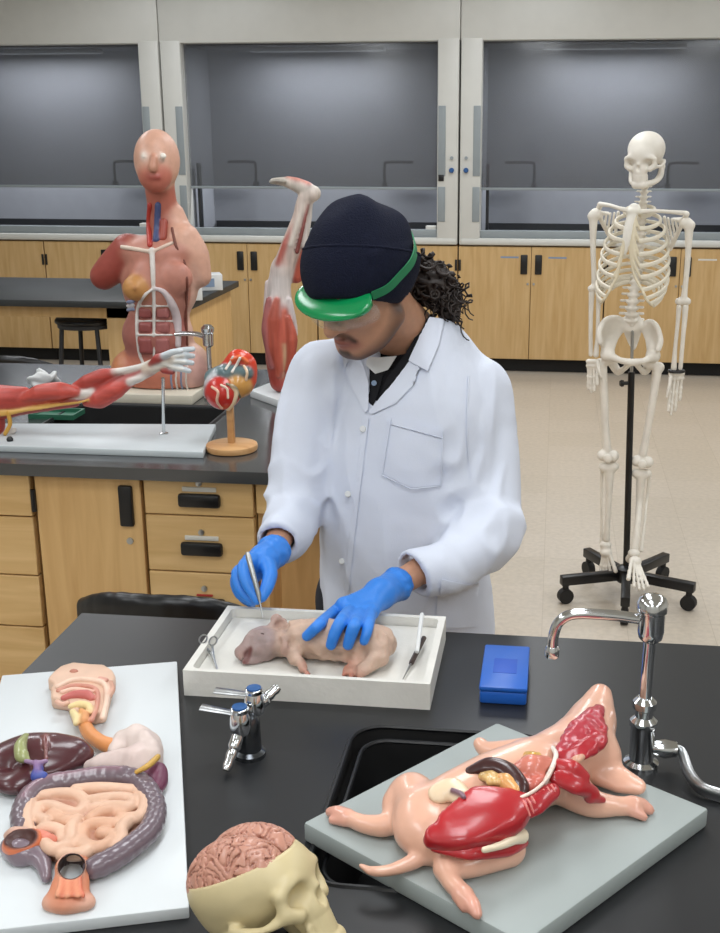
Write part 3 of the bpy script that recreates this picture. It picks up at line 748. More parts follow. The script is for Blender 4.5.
# swivel faucet at the near sink
fc = thing('faucet', 'tall chrome swivel faucet with lever at the near sink', 'faucet', tuple(az(641, 767, T)))
b0 = az(641, 764, T); fy = b0[1]
F_ = lambda x, y, dy=0.0: at(x, y, fy+dy)
MB().lathe([(0.024, 0), (0.024, 0.004), (0.0165, 0.008), (0.0165, 0.055), (0.0185, 0.058), (0.0185, 0.066), (0.012, 0.072), (0.012, 0.082), (0.016, 0.085), (0.016, 0.094), (0.010, 0.100)], b0, n=12).build('valve_body', M['chrome'], fc)
ztop = F_(650, 605)[2]; xt = b0[0]+0.002
MB().tube([b0+V3((0, 0, 0.09)), (xt, fy, ztop-0.03)], 0.0082, 14).build('riser', M['chrome'], fc)
MB().lathe([(0.009, -0.052), (0.0155, -0.046), (0.0175, -0.036), (0.0175, -0.012)] + [(0.0175, -0.01), (0.020, -0.008), (0.0205, 0.002), (0.017, 0.010), (0.010, 0.014), (0.001, 0.015)], (xt, fy, ztop), n=12).build('vacuum_breaker', M['chrome'], fc)
ax_ = [V3((xt-0.015, fy, ztop-0.020))]; e0 = F_(566, 615); e1 = F_(553, 640); e2 = F_(552, 657)
pts = [ax_[0], F_(610, 615), F_(575, 614), F_(560, 621), F_(554, 634), e2+V3((0, 0, 0.012))]
MB().tube(crom(pts, 8), 0.0072, 12).build('spout', M['chrome'], fc)
MB().lathe([(0.0075, 0.016), (0.0095, 0.012), (0.0095, 0.002), (0.0085, 0.0), (0.001, 0.0)], e2, n=16).build('aerator', M['chrome'], fc)
hz = F_(655, 748)[2]
MB().tube([(b0[0]+0.014, fy, hz), (b0[0]+0.03, fy, hz), (b0[0]+0.046, fy, hz)], [0.009, 0.013, 0.010], 12).build('valve_neck', M['chrome'], fc)
hq = lambda x, y, h: az(x, y, T+h)
hp = [V3((b0[0]+0.04, fy, hz)), V3((b0[0]+0.05, fy, hz)), hq(684, 757, hz-T-.004), hq(689, 773, hz-T-.010), hq(701, 788, hz-T-.014), hq(724, 797, hz-T-.016)]
MB().tube(crom(hp, 6), [0.007, 0.006, 0.007, 0.0085, 0.0095, 0.010], 10, flat=((0.3, 1, 0), 0.45)).build('lever', M['steel'], fc)

# ------------------------------------------------------------------ pig anatomy model on its grey board
M['model'] = mat('painted_model', 'ffffff', 0.28, attr=True, var=0.06, scale=30, coat=0.35)
M['model_matte'] = mat('painted_model_matte', 'ffffff', 0.45, attr=True, var=0.07, scale=40)
M['board_grey'] = mat('board_grey', '9fa7a5', 0.5, var=0.03)
M['board_white'] = mat('board_white', 'd3d8da', 0.4, var=0.02)
pm = thing('pig_model', 'glossy pink pig anatomy model with red open belly on a grey board', 'anatomy model', tuple(az(500, 815, T)))
BT = T+0.026
c0, c1, c2 = az(303, 822, BT), az(497, 722, BT), az(709, 808, BT); c3 = c0+c2-c1
MB().prism([c0[:2], c3[:2], c2[:2], c1[:2]], T, BT, 0.004).build('board', M['board_grey'], pm)
G = lambda x, y, h=0.0: az(x, y, BT+h)
SK, RD = 'e6b39a', 'b3272c'
f = Field()
# trunk
f.chain([G(428, 822, .030), G(455, 808, .036), G(495, 790, .040), G(530, 775, .040), G(562, 757, .036)], [.034, .041, .045, .044, .036], SK, .012)
f.ell(G(425, 830, .026), (.036, .036, .027), SK, .014)
# neck, head and snout
f.chain([G(562, 757, .040), G(580, 745, .045), G(592, 722, .052), G(598, 703, .06)], [.036, .040, .032, .020], SK, .012)
f.ell(G(590, 755, .034), (.040, .034, .032), SK, .012)
f.cap(G(598, 703, .06), G(600, 696, .064), .019, .0165, 'dba48d', .005)
# ear / jowl flap to the right
f.chain([G(604, 772, .024), G(620, 780, .018), G(636, 786, .013)], [.022, .019, .013], SK, .010, flat=((0, -.3, 1), .6))
# far foreleg
f.chain([G(535, 752, .034), G(505, 752, .030), G(487, 750, .028), G(480, 744, .030)], [.020, .015, .011, .009], SK, .008)
# near foreleg with trotter
f.chain([G(572, 790, .026), G(592, 803, .018), G(615, 806, .014), G(633, 806, .013)], [.024, .017, .012, .011], SK, .010)
f.chain([G(632, 805, .013), G(641, 806, .010), G(650, 810, .007)], [.011, .010, .006], 'dda18d', .004)
f.chain([G(634, 811, .011), G(644, 817, .006)], [.008, .005], 'dda18d', .003)
# far hind leg, folded out to the left
f.chain([G(420, 815, .030), G(412, 796, .030), G(400, 803, .024)], [.031, .028, .021], SK, .012)
f.chain([G(402, 806, .022), G(388, 824, .016), G(365, 824, .013), G(347, 817, .011)], [.020, .014, .011, .009], SK, .008)
f.chain([G(347, 817, .011), G(338, 813, .010), G(330, 812, .007)], [.010, .009, .006], 'dda18d', .004)
f.chain([G(345, 821, .009), G(332, 820, .006)], [.007, .005], 'dda18d', .003)
# near hind leg
f.chain([G(438, 838, .026), G(475, 846, .022), G(508, 848, .018)], [.032, .027, .019], SK, .012)
f.chain([G(508, 850, .017), G(475, 862, .016), G(447, 868, .016)], [.018, .016, .014], SK, .008)
f.chain([G(447, 868, .016), G(452, 882, .014), G(464, 895, .012)], [.014, .011, .010], SK, .008)
f.chain([G(464, 895, .012), G(472, 905, .010), G(477, 914, .006)], [.010, .009, .006], 'dda18d', .004)
f.chain([G(459, 896, .011), G(464, 908, .006)], [.008, .005], 'dda18d', .003)
# tail
f.chain([G(428, 850, .016), G(412, 862, .012), G(390, 870, .008), G(372, 871, .007), G(361, 866, .007)], [.011, .009, .0065, .0055, .003], SK, .006)
f.build('body', M['model'], pm, 0.003, 0.003)
def muscle(pts, rad, col, name, k=.006, n=5, v=.0025, extra=None, flat=None):
    g = Field(); g.chain(pts, rad, col, k, n=n, flat=flat)
    if extra: extra(g)
    g.build(name, M['model'], pm, v, .002); return g
# belly flap
def flap(g):
    g.chain([G(438, 832, .058), G(470, 822, .066), G(500, 808, .074), G(530, 800, .070)], [.012, .022, .023, .012], 'b0242b', .006, flat=((.1, -.35, .9), .32))
    g.chain([G(450, 818, .068), G(480, 800, .077), G(506, 797, .077)], [.012, .019, .012], 'b8282e', .006, flat=((.1, -.3, .9), .3))
    g.chain([G(432, 840, .048), G(465, 840, .050), G(510, 826, .056), G(528, 812, .060)], [.010, .014, .012, .006], 'a81f27', .008)
g = Field(); flap(g); g.build('belly_muscle', M['model'], pm, .0025, .002)
muscle([G(440, 793, .070), G(452, 790, .074), G(466, 800, .076)], [.014, .016, .010], 'e8cfae', 'cream_lobe', flat=((0, -.4, .9), .45), extra=lambda g: g.chain([G(452, 790, .082), G(460, 793, .083), G(464, 797, .083)], .003, '7b5a6a', .003))
# cut face of the thigh, with bone
g = Field(); g.chain([G(436, 846, .042), G(470, 848, .044), G(505, 846, .034), G(522, 842, .026)], [.008, .014, .013, .008], 'b0242b', .008, flat=((0, -.5, .85), .5)); g.build('thigh_muscle', M['model'], pm, .0025)
muscle([G(484, 850, .052), G(502, 845, .048), G(514, 839, .043), G(521, 836, .038)], [.0035, .0045, .0065, .009], 'ecdcc0', 'thigh_bone', v=.0018)
# organs
muscle([G(470, 771, .080), G(490, 766, .086), G(508, 772, .086), G(520, 786, .080), G(522, 797, .072)], [.006, .011, .012, .011, .006], '3d1d1c', 'liver', flat=((.2, -.5, .8), .7))
muscle([G(497, 780, .076), G(507, 783, .079), G(515, 790, .077)], [.009, .012, .009], 'e0a565', 'stomach')
muscle([G(483, 777, .078), G(492, 777, .080), G(500, 779, .080)], [.006, .008, .006], 'c9a46a', 'intestine', extra=lambda g: [g.ell(G(486+4*i, 778+(i % 2)*4, .083), .005, 'd8b070', .003) for i in range(4)])
muscle([G(520, 772, .074), G(532, 768, .078), G(545, 765, .074)], [.012, .016, .011], 'd77f6c', 'lung', extra=lambda g: g.chain([G(520, 782, .073), G(532, 786, .072), G(542, 780, .070)], [.008, .010, .007], 'cf6f60', .006))
muscle([G(527, 756, .080), G(533, 758, .084), G(540, 762, .082)], [.006, .008, .006], 'c69a3e', 'heart', extra=lambda g: (g.ell(G(524, 762, .082), .006, '9c3b34'), g.ell(G(538, 756, .080), .005, 'e0b864')))
muscle([G(553, 748, .080), G(556, 756, .082), G(551, 770, .079), G(545, 782, .074)], .0032, 'e6e0d4', 'windpipe', v=.0016)
# ribs: red band with pale cross bars
muscle([G(520, 798, .078), G(534, 791, .080), G(546, 780, .081), G(553, 768, .083)], .0022, 'e6cfc0', 'rib_edge', v=.0014)
g = Field(); g.chain([G(520, 814, .060), G(535, 804, .069), G(552, 791, .070)], [.009, .013, .010], 'a92029', .005, flat=((.2, -.5, .8), .5)); g.build('rib_muscle', M['model'], pm, .002)
for i in range(8):
    u = i/7; a = G(523+28*u, 801-16*u, .077); b = G(530+27*u, 816-17*u, .064)
    MB().tube([a, (V3(a)+b)/2+V3((0, -.002, .004)), b], .0016, 6).build('rib', mat('rib_paint', 'd9807a', .35) if i == 0 else bpy.data.materials['rib_paint'], pm)
# shoulder and throat
def sh(g):
    g.chain([G(556, 778, .070), G(575, 784, .062), G(592, 792, .044)], [.009, .013, .009], 'ad222a', .006, flat=((.2, -.5, .8), .6))
    g.chain([G(590, 797, .040), G(603, 800, .030)], [.008, .004], 'b52930', .005)
    g.chain([G(557, 765, .076), G(572, 768, .076), G(585, 776, .066)], [.008, .010, .006], 'b52930', .006)
g = Field(); sh(g); g.build('shoulder_muscle', M['model'], pm, .0025)
g = Field()
g.chain([G(560, 752, .080), G(570, 742, .086), G(580, 730, .088), G(592, 718, .087), G(599, 709, .084)], [.009, .013, .015, .014, .007], 'b03a46', .006, flat=((-.1, -.62, .78), .3))
g.chain([G(562, 758, .078), G(580, 752, .084), G(597, 742, .082), G(602, 728, .080)], [.008, .012, .012, .007], 'ab2530', .006, flat=((-.1, -.62, .78), .3))
g.disp.append(lambda X, w_=Waves(.012, 16, 7): w_(X)*0.0004)
g.build('throat_muscle', M['model'], pm, .0025)
g = Field(); g.chain([G(572, 762, .080), G(577, 760, .083), G(582, 757, .083)], [.004, .006, .004], 'd9a48a', .004); g.build('gland', M['model'], pm, .0018)
# ------------------------------------------------------------------ digestive system relief model on a white board
dm = thing('digestive_model', 'relief model of liver, stomach and bowels on a white board', 'anatomy model', tuple(az(95, 790, T)))
DT = T+0.015
d0, d1, d2 = az(2, 675, DT), az(177, 661, DT), az(189, 907, DT); d3 = d0+d2-d1
MB().prism([d3[:2], d2[:2], d1[:2], d0[:2]], T, DT, 0.002).build('board', M['board_white'], dm)
D_ = lambda X, Y, h=0.0: az(X/3.295, 650+Y/3.295, DT+h)
def organ(name, fill, v=.003, soft=.002, disp=None, parent=None, m='model_matte'):
    g = Field(); fill(g)
    if disp: g.disp.append(disp)
    return g.build(name, M[m], parent or dm, v, soft)
# half head in section: a flat slice with the face to the left
hp_ = [(165, 125), (180, 108), (205, 88), (245, 76), (300, 82), (345, 84), (375, 104), (384, 122), (372, 160), (362, 195), (352, 240), (330, 246), (305, 250), (292, 225), (278, 214), (264, 240), (262, 256), (240, 250), (232, 225), (228, 205), (200, 200), (174, 196), (170, 182), (178, 172), (168, 164), (176, 156), (178, 146), (160, 134)]
hs_ = MB(); hs_.prism([D_(x, y)[:2] for x, y in hp_], DT, DT+.020, .004)
M['model_pink'] = mat('model_pink', 'd9b59d', .45, var=.06, scale=40)
hs = hs_.build('head_section', M['model_pink'], dm, ang=60)
def _h(g):
    H_ = lambda x, y, h=.021: D_(x, y, h)-V3((0, -.0, 0))
    L = lambda *p: [H_(*q) for q in p]
    g.chain(L((190, 122), (240, 100), (300, 100), (345, 115), (352, 160), (338, 225)), .0045, 'e8c8b2', .003)
    g.chain(L((192, 134), (240, 118), (300, 122), (322, 142), (318, 190), (302, 232)), .0035, 'c98a78', .003)
    g.chain(L((205, 140), (245, 130), (300, 138)), .004, 'e6bda8', .003)
    g.chain(L((208, 158), (245, 150), (285, 150), (302, 160)), [.004, .0075, .0085, .005], 'bf6660', .003)
    g.chain(L((188, 172), (205, 180), (222, 176)), .004, 'dcae98', .003)
    g.chain(L((232, 186), (262, 180), (290, 186), (298, 205)), [.004, .006, .006, .004], 'e6cf96', .003)
    g.chain(L((240, 205), (252, 225), (250, 242)), [.005, .006, .004], 'e3cf9a', .003)
    g.chain(L((268, 200), (280, 215), (276, 235)), [.004, .006, .006], 'd9955c', .003)
    g.chain(L((365, 108), (372, 128), (362, 150)), .004, 'c4907a', .003)
    g.chain(L((330, 95), (350, 100)), .004, 'c98f80', .003)
    g.ell(H_(244, 78, .016), (.008, .006, .008), 'b97c68', .003)
organ('head_tissue', _h, .0018, parent=hs)
organ('gullet', lambda g: g.chain([D_(275, 235, .012), D_(295, 275, .013), D_(335, 305, .014), D_(375, 318, .016)], [.009, .010, .010, .011], 'd98f55', .005, n=8))
_st = Waves(.022, 18, 5)
def _s(g):
    c = 'd6c4bc'
    g.chain([D_(385, 335, .014), D_(415, 308, .016), D_(450, 300, .018), D_(480, 328, .018), D_(484, 368, .018), D_(450, 398, .014)], [.012, .019, .022, .022, .020, .015], c, .012)
    g.chain([D_(300, 385, .012), D_(340, 378, .016), D_(400, 372, .018), D_(450, 370, .02)], [.010, .015, .019, .022], 'd2bdb6', .012)
organ('stomach', _s, disp=lambda X: _st(X)*.0008)
organ('spleen', lambda g: g.chain([D_(470, 420, .012), D_(500, 415, .016), D_(520, 400, .016), D_(522, 435, .014), D_(512, 462, .012)], [.008, .013, .012, .012, .008], '6f3a52', .008))
organ('fat_band', lambda g: g.chain([D_(450, 402, .034), D_(490, 380, .040), D_(520, 352, .036)], [.003, .004, .004], 'c9a04e', .003), .002)
def _l(g):
    c = '4f262b'
    g.chain([D_(-20, 380, .014), D_(40, 350, .020), D_(100, 335, .022), D_(160, 335, .022), D_(220, 335, .020), D_(270, 345, .014)], [.020, .030, .034, .034, .028, .016], c, .014, flat=((0, 0, 1), .62))
    g.chain([D_(0, 430, .012), D_(60, 435, .014), D_(120, 400, .016), D_(180, 385, .015), D_(250, 365, .012)], [.016, .022, .024, .020, .014], c, .012, flat=((0, 0, 1), .62))
    g.cap(D_(150, 280, .044), D_(152, 360, .040), .003, .003, '7c4a48', .004)
organ('liver', _l, m='model')
organ('gallbladder', lambda g: g.chain([D_(85, 285, .040), D_(68, 315, .042), D_(72, 348, .040), D_(90, 362, .038)], [.005, .008, .009, .004], '9aa06a', .003), .002, m='model')
organ('bile_vessels', lambda g: (g.chain([D_(85, 366, .040), D_(120, 372, .042), D_(152, 366, .040)], .003, '9a7d9c', .003), g.chain([D_(118, 372, .042), D_(124, 398, .038)], .0035, '8a6690', .003), g.chain([D_(128, 392, .034), D_(122, 415, .032), D_(140, 418, .031)], [.006, .008, .007], '3f52a0', .003)), .002)
# large bowel: beaded tube
path = crom([D_(85, 600, .014), D_(72, 545, .016), D_(100, 482, .018), D_(160, 446, .018), D_(240, 432, .018), D_(330, 418, .018), D_(420, 420, .018), D_(475, 450, .018), D_(512, 520, .018), D_(495, 590, .018), D_(430, 650, .017), D_(370, 690, .016), D_(310, 718, .015)], 12)
P_ = np.array(path); seg = np.r_[0, np.cumsum(np.linalg.norm(np.diff(P_, axis=0), axis=1))]
L_ = seg[-1]; nb_ = 150; S_l = np.linspace(0, L_, nb_); PP = np.stack([np.interp(S_l, seg, P_[:, i]) for i in range(3)], 1)
rad_ = 0.0128*(1+0.18*np.abs(np.sin(np.pi*S_l/0.0135)))-.0008
rad_[S_l > L_*.6] *= 0.97
g = Field(); g.chain(list(PP), list(rad_), '6f6068', .004, n=1)
g.chain([p+V3((0, -.002, .0135)) for p in PP[20:70:4]], .0022, '94707c', .003, n=2)
g.chain([D_(40, 650, .010), D_(70, 668, .012), D_(110, 672, .012), D_(140, 700, .010), D_(153, 750, .007)], [.014, .016, .013, .010, .006], '7d6d76', .01)
g.build('large_bowel', M['model'], dm, .0028, .002)
# cut open blind gut in orange
def _c(g):
    g.chain([D_(35, 648, .016), D_(62, 638, .022), D_(100, 632, .022), D_(125, 628, .018)], [.010, .017, .015, .010], 'd5764f', .008)
    g.chain([D_(28, 612, .018), D_(48, 604, .022), D_(80, 602, .022)], [.006, .008, .007], 'c9a392', .006)
    g.ell(D_(62, 612, .036), (.020, .016, .012), '2b1512', .003, 's')
    g.ell(D_(62, 614, .034), (.022, .018, .012), '45211b', .003, 'p')
organ('blind_gut', _c, .0022)
organ('ileum', lambda g: g.chain([D_(118, 612, .020), D_(145, 622, .022), D_(170, 628, .020)], [.008, .009, .007], 'd9806a', .005, n=6), .0025)
# small bowel coils
def _i(g):
    c1, c2 = 'dcb59b', 'd6a88b'
    r = .0080
    K = [([(95, 600), (88, 545), (110, 492), (165, 478), (215, 474), (262, 482), (280, 512), (255, 540), (215, 532), (170, 516), (130, 520), (122, 550), (150, 566)], c1),
         ([(170, 545), (200, 560), (235, 566)], c2),
         ([(250, 462), (320, 456), (400, 460), (455, 468), (478, 505), (462, 548), (425, 556)], c1),
         ([(300, 498), (350, 490), (400, 488), (436, 496), (430, 518), (380, 516), (310, 524)], c1),
         ([(300, 556), (335, 535), (380, 532), (402, 552), (380, 572), (320, 572), (278, 590), (272, 630), (310, 652), (355, 640), (368, 612), (335, 604)], c2),
         ([(430, 560), (400, 590), (400, 625), (370, 655)], c1),
         ([(140, 592), (172, 588), (200, 600), (206, 632), (232, 628), (236, 590), (255, 562)], c1),
         ([(140, 632), (172, 656), (215, 650), (255, 642), (288, 660), (268, 672), (205, 674)], c1)]
    for pts, c in K:
        g.chain([D_(x, y, .019+.003*math.sin(i*1.7)) for i, (x, y) in enumerate(pts)], r, c, .0012, n=5)
    g.ell(D_(270, 570, .004), (.085, .075, .015), 'b5806a', .002)
organ('small_bowel', _i, .0024, .002)
# rectum, cut open
def _r(g):
    g.chain([D_(238, 712, .016), D_(236, 745, .014), D_(230, 785, .012)], [.019, .018, .019], 'cf8260', .008, flat=((0, 0, 1), .6))
    g.chain([D_(230, 780, .010), D_(225, 812, .008)], [.019, .022], 'cf8260', .008, flat=((0, 0, 1), .6))
    g.chain([D_(172, 832, .006), D_(225, 838, .006), D_(282, 832, .006)], [.011, .011, .011], 'd0a08a', .008, flat=((0, 0, 1), .7))
    for i in range(6):
        x = 200+13*i; g.chain([D_(x, 745, .026), D_(x-4+i, 780, .023), D_(x-14+5*i, 812, .020)], .0022, 'c96446' if i % 2 else 'e6a07c', .003)
    g.chain([D_(236+34*math.cos(a), 712+30*math.sin(a), .026) for a in np.linspace(0, 6.283, 13)[:-1]], .005, 'dcaa92', .004, closed=True)
    g.cap(D_(236, 704, .045), D_(236, 716, .014), .015, .013, '2b1512', .002, 's', flat=None)
    g.cap(D_(236, 704, .045), D_(236, 716, .012), .0160, .0143, '3a201a', .001, 'p')
organ('rectum', _r, .0024)

# ------------------------------------------------------------------ skull with brain
M['bone'] = mat('bone_model', 'cdbd92', 0.42, var=0.07, scale=18)
M['brain'] = mat('brain_model', 'ffffff', 0.35, attr=True, var=0.05, scale=30, coat=0.25)
sk = thing('skull_model', 'cream open skull model holding a pink brain at the front edge', 'anatomy model', (-0.288, 0.985, T))
SC_ = V3((-0.290, 0.998, 0.978)); tau, psi = math.radians(27), math.radians(6)
ef = V3((math.cos(psi)*math.cos(tau), -math.sin(psi)*math.cos(tau), math.sin(tau)))
er = unit(V3((-math.sin(psi), -math.cos(psi), 0))); er = unit(er-ef*(er@ef)); eu = np.cross(er, ef)
if eu[2] < 0: eu = -eu
roll = math.radians(12); er, eu = er*math.cos(roll)+eu*math.sin(roll), eu*math.cos(roll)-er*math.sin(roll)
RS = np.stack([ef, er, eu], 1)
K = lambda a, b, c: SC_+ef*a+er*b+eu*c
def skull_shape(f, K, RS, col='ffffff'):
    n0 = len(f.pr)
    # bones of a skull in the frame K(front, side, up)
    f.ell(K(-.006, 0, 0), (.079, .063, .060), k=.01, R=RS)
    f.ell(K(.05, 0, -.012), (.030, .045, .035), k=.012, R=RS)
    f.ell(K(-.03, 0, -.03), (.045, .045, .035), k=.015, R=RS)
    f.ell(K(.058, 0, -.055), (.024, .026, .034), k=.012, R=RS)
    for s in (1, -1):
        f.chain([K(.062, .012*s, -.016), K(.066, .030*s, -.012), K(.056, .047*s, -.018)], [.009, .009, .007], k=.008)
        f.chain([K(.055, .047*s, -.022), K(.055, .046*s, -.040), K(.062, .034*s, -.050)], [.007, .009, .010], k=.008)
        f.chain([K(.054, .047*s, -.044), K(.030, .060*s, -.046), K(.004, .062*s, -.042), K(-.012, .057*s, -.038)], [.008, .005, .005, .007], k=.006)
        f.chain([K(-.012, .050*s, -.045), K(-.012, .050*s, -.060), K(0, .048*s, -.085), K(.03, .038*s, -.098), (K(.062, .012*s, -.100))], [.008, .010, .011, .010, .012], k=.008)
        f.ell(K(-.028, .048*s, -.058), (.010, .009, .016), k=.008, R=RS)
    f.chain([K(.070, -.012, -.1), K(.072, .0, -.1), K(.070, .012, -.1)], .014, k=.008)
    f.chain([K(.066, 0, -.018), K(.076, 0, -.030), K(.080, 0, -.036)], [.008, .006, .005], k=.006)
    for i in range(9):
        a = (i-4)/4; f.cap(K(.078-.016*a*a, .024*a, -.070), K(.079-.016*a*a, .024*a, -.086), .0042, .0040, k=.003)
    for s in (1, -1):
        f.ell(K(.074, .028*s, -.030), (.020, .0155, .0135), k=.006, op='s', R=RS)
        f.ell(K(.036, .070*s, -.026), (.020, .011, .016), k=.014, op='s', R=RS)
    f.ell(K(.085, 0, -.046), (.012, .008, .012), k=.004, op='s', R=RS)
    f.pr[n0:] = [(q[0], q[1], q[2], np.array(lin(col)), q[4], q[5]) for q in f.pr[n0:]]
f = Field(); skull_shape(f, K, RS)
f.box(K(0, 0, .121), (.2, .2, .10), 0, k=.001, op='s', R=RS)          # the sawn rim
f.ell(K(-.006, 0, .006), (.0735, .0575, .055), k=.001, op='s', R=RS)
SKS = .85
shrink = Matrix.Translation(Vector(SC_)) @ Matrix.Scale(SKS, 4) @ Matrix.Translation(Vector(-SC_))
me = f.mesh('skull', .0022); me.transform(shrink); link('skull', me, M['bone'], sk)
g = Field(); W1 = Waves(.0150, 26, 11); W2 = Waves(.03, 12, 5); W3 = Waves(.010, 22, 17)
BR, BR2 = 'c08a76', '94594c'
g.ell(K(-.006, .0215, .006), (.0685, .0335, .0535), BR, .003, R=RS)
g.ell(K(-.006, -.0215, .006), (.0685, .0335, .0535), BR, .016, R=RS)
g.box(K(0, 0, -.05), (.2, .2, .055), 0, k=.001, op='s', R=RS)
def gyri(X):
    q_ = X+0.004*np.stack([W2(X), W2(X+.07), W2(X+.13)], 1); n_ = W1(q_)
    mid = np.abs((X-SC_)@er); fis = .006*np.exp(-(mid/.0022)**2)
    return fis+.0052*np.exp(-(n_/.30)**2)-.0012
g.disp.append(gyri); me = g.mesh('brain', .0016, .002)
nv = len(me.vertices); co = np.empty(nv*3); me.vertices.foreach_get('co', co); X = co.reshape(-1, 3)
q_ = X+0.004*np.stack([W2(X), W2(X+.07), W2(X+.13)], 1); tt = np.exp(-(W1(q_)/.20)**2)[:, None]   # colour turns darker along the furrows
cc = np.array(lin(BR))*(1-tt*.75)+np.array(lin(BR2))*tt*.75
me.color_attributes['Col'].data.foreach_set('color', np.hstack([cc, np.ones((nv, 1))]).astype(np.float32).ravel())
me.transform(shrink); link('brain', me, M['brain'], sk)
# ------------------------------------------------------------------ models and fittings on the second bench
M['fibre_z'] = mat('muscle_upright', 'ffffff', 0.42, attr=True, var=0.24, scale=55, stretch=(1, 1, .1))
M['fibre_x'] = mat('muscle_lengthwise', 'ffffff', 0.42, attr=True, var=0.22, scale=60, stretch=(.1, 1, 1))
MUS, MUD, TEN, SKN = 'b0503f', '8f332c', 'd8d2cc', 'cfa08a'
# muscular torso
TY = 3.55
tm_ = thing('torso_model', 'life size muscle torso model standing at the back of the second bench', 'anatomy model', tuple(az(160, 395, T2)))
MB().box((-1.43, 3.40, T2), (-1.11, 3.74, T2+0.03), 0.004).build('base_board', mat('cream_board', 'cfc9b8', 0.5), tm_)
q = lambda x, y, dy=0.0: at(x, y, TY+dy)
f = Field()
CH, AB = 'b87d6c', 'a5655a'
f.ell(q(160, 372), (.135, .095, .085), 'b9705a', .03)
f.ell(q(158, 335), (.116, .090, .10), AB, .04)
f.ell(q(160, 285), (.122, .098, .125), CH, .04)
f.ell(q(158, 252), (.128, .080, .055), CH, .03)
f.ell(q(146, 280, -.075), (.052, .028, .050), CH, .02); f.ell(q(177, 278, -.070), (.050, .028, .050), CH, .02)
f.ell(q(136, 288, -.098), (.042, .036, .040), 'c08a50', .012); f.ell(q(135, 289, -.135), (.007, .006, .007), 'a8713f', .003)
f.chain([q(128, 250), q(112, 268), q(104, 276)], [.052, .050, .044], '98453a', .02)          # shoulder stump, muscle side
f.chain([q(184, 240, .01), q(194, 255, .01), q(200, 276, .01)], [.052, .047, .036], SKN, .02)  # shoulder stump, skin side
f.chain([q(170, 240, .03), q(164, 215, .03), q(160, 190, .02)], [.060, .046, .046], 'a9604f', .02)
f.chain([q(178, 238, .03), q(172, 215, .035)], [.055, .040], SKN, .01)
f.ell(q(157, 160, -.005), (.068, .085, .092), SKN, .02)
f.ell(q(155, 176, -.055), (.048, .040, .050), 'b76a58', .02)
f.chain([q(154, 157, -.092), q(153, 168, -.104)], [.010, .014], 'c08a72', .008)
f.chain([q(150, 177, -.092), q(158, 177, -.092)], .008, 'a04d45', .004)
for s in (-1, 1): f.ell(q(154+s*9, 156, -.082), .011, 'ece6dc', .003)
f.ell(q(128, 372), (.052, .075, .070), 'b9764f', .02); f.ell(q(192, 368), (.056, .080, .080), 'cfa297', .02)
f.box(V3((-1.25, 3.55, .867)), (.3, .3, .065), 0, k=.004, op='s')
f.chain([q(192, 250), q(197, 300), q(197, 345), q(199, 392)], .036, 'cfa592', op='p', k=.004)
tf = f
f.build('trunk', M['model_matte'], tm_, .007, .004)
h = lambda x, y, l=0.0: hit(tf, x, y, 3.0, l)
fascia = Field()
fl = lambda pts, r, col=TEN, n=4: fascia.chain([h(x, y) for x, y in pts], r, col, .004, n=n)
fl([(152, 250), (153, 275), (154, 300), (154, 330), (154, 362)], [.009, .008, .006, .005, .004])
fl([(122, 247), (135, 249), (152, 252)], .007, 'dcc9b8'); fl([(152, 252), (165, 246), (172, 243)], .006, 'd8bfae')
fl([(154, 288), (164, 292), (172, 304), (177, 320), (178, 345)], [.005, .009, .013, .014, .010], 'cdbfc0')
fl([(154, 288), (144, 296), (138, 308), (137, 330), (140, 355), (147, 370)], [.004, .006, .006, .006, .006, .004])
for y in (306, 321, 335): fl([(139, y), (154, y), (172, y)], .004)
fascia.build('white_fascia', M['model_matte'], tm_, .004)
ab = Field()
for y, hh in ((313, 11), (328, 11), (346, 16)):
    for x in (145.5, 162):
        c = h(x, y); ab.box(c+V3((0, .010, 0)), (.0225, .017, .00165*hh), .010, '8e4a47' if x < 150 else 'a0605c', .002)
ab.build('abdominal_muscle', M['model_matte'], tm_, .004)
edge = Field(); edge.chain([h(x, y) for x, y in ((172, 228), (176, 246), (184, 262), (187, 282), (186, 310), (187, 345))], .005, '6e3a2c', .003); edge.build('cut_edge', M['model_matte'], tm_, .004)
ves = Field()
ves.chain([h(156, 240), h(157, 226), h(158, 205)], .010, '3e4a72', .003); ves.chain([h(150, 245), h(149, 225), h(150, 205)], .009, 'b03a30', .003); ves.chain([h(163, 238), h(164, 222)], .012, '9a4638', .004)
ves.build('neck_vessels', M['model_matte'], tm_, .004); ves = Field(); ves.chain([h(170, 369), h(180, 366), h(189, 369)], .006, 'b08a80', .003)
for x in (172, 177, 182, 187): ves.chain([h(x, 366), h(x-1, 380), h(x+1, 391)], .004, 'cfc5bd' if x % 2 else '7f88a0', .002)
ves.build('hip_vessels', M['model_matte'], tm_, .004)
bw = Field()
for k, y in enumerate((302, 306, 310)): bw.chain([h(128, y), h(134, y-1)], .006, '8f9ab8' if k % 2 == 0 else 'd8d4d6', .002)
bw.build('rib_window', M['model_matte'], tm_, .004)

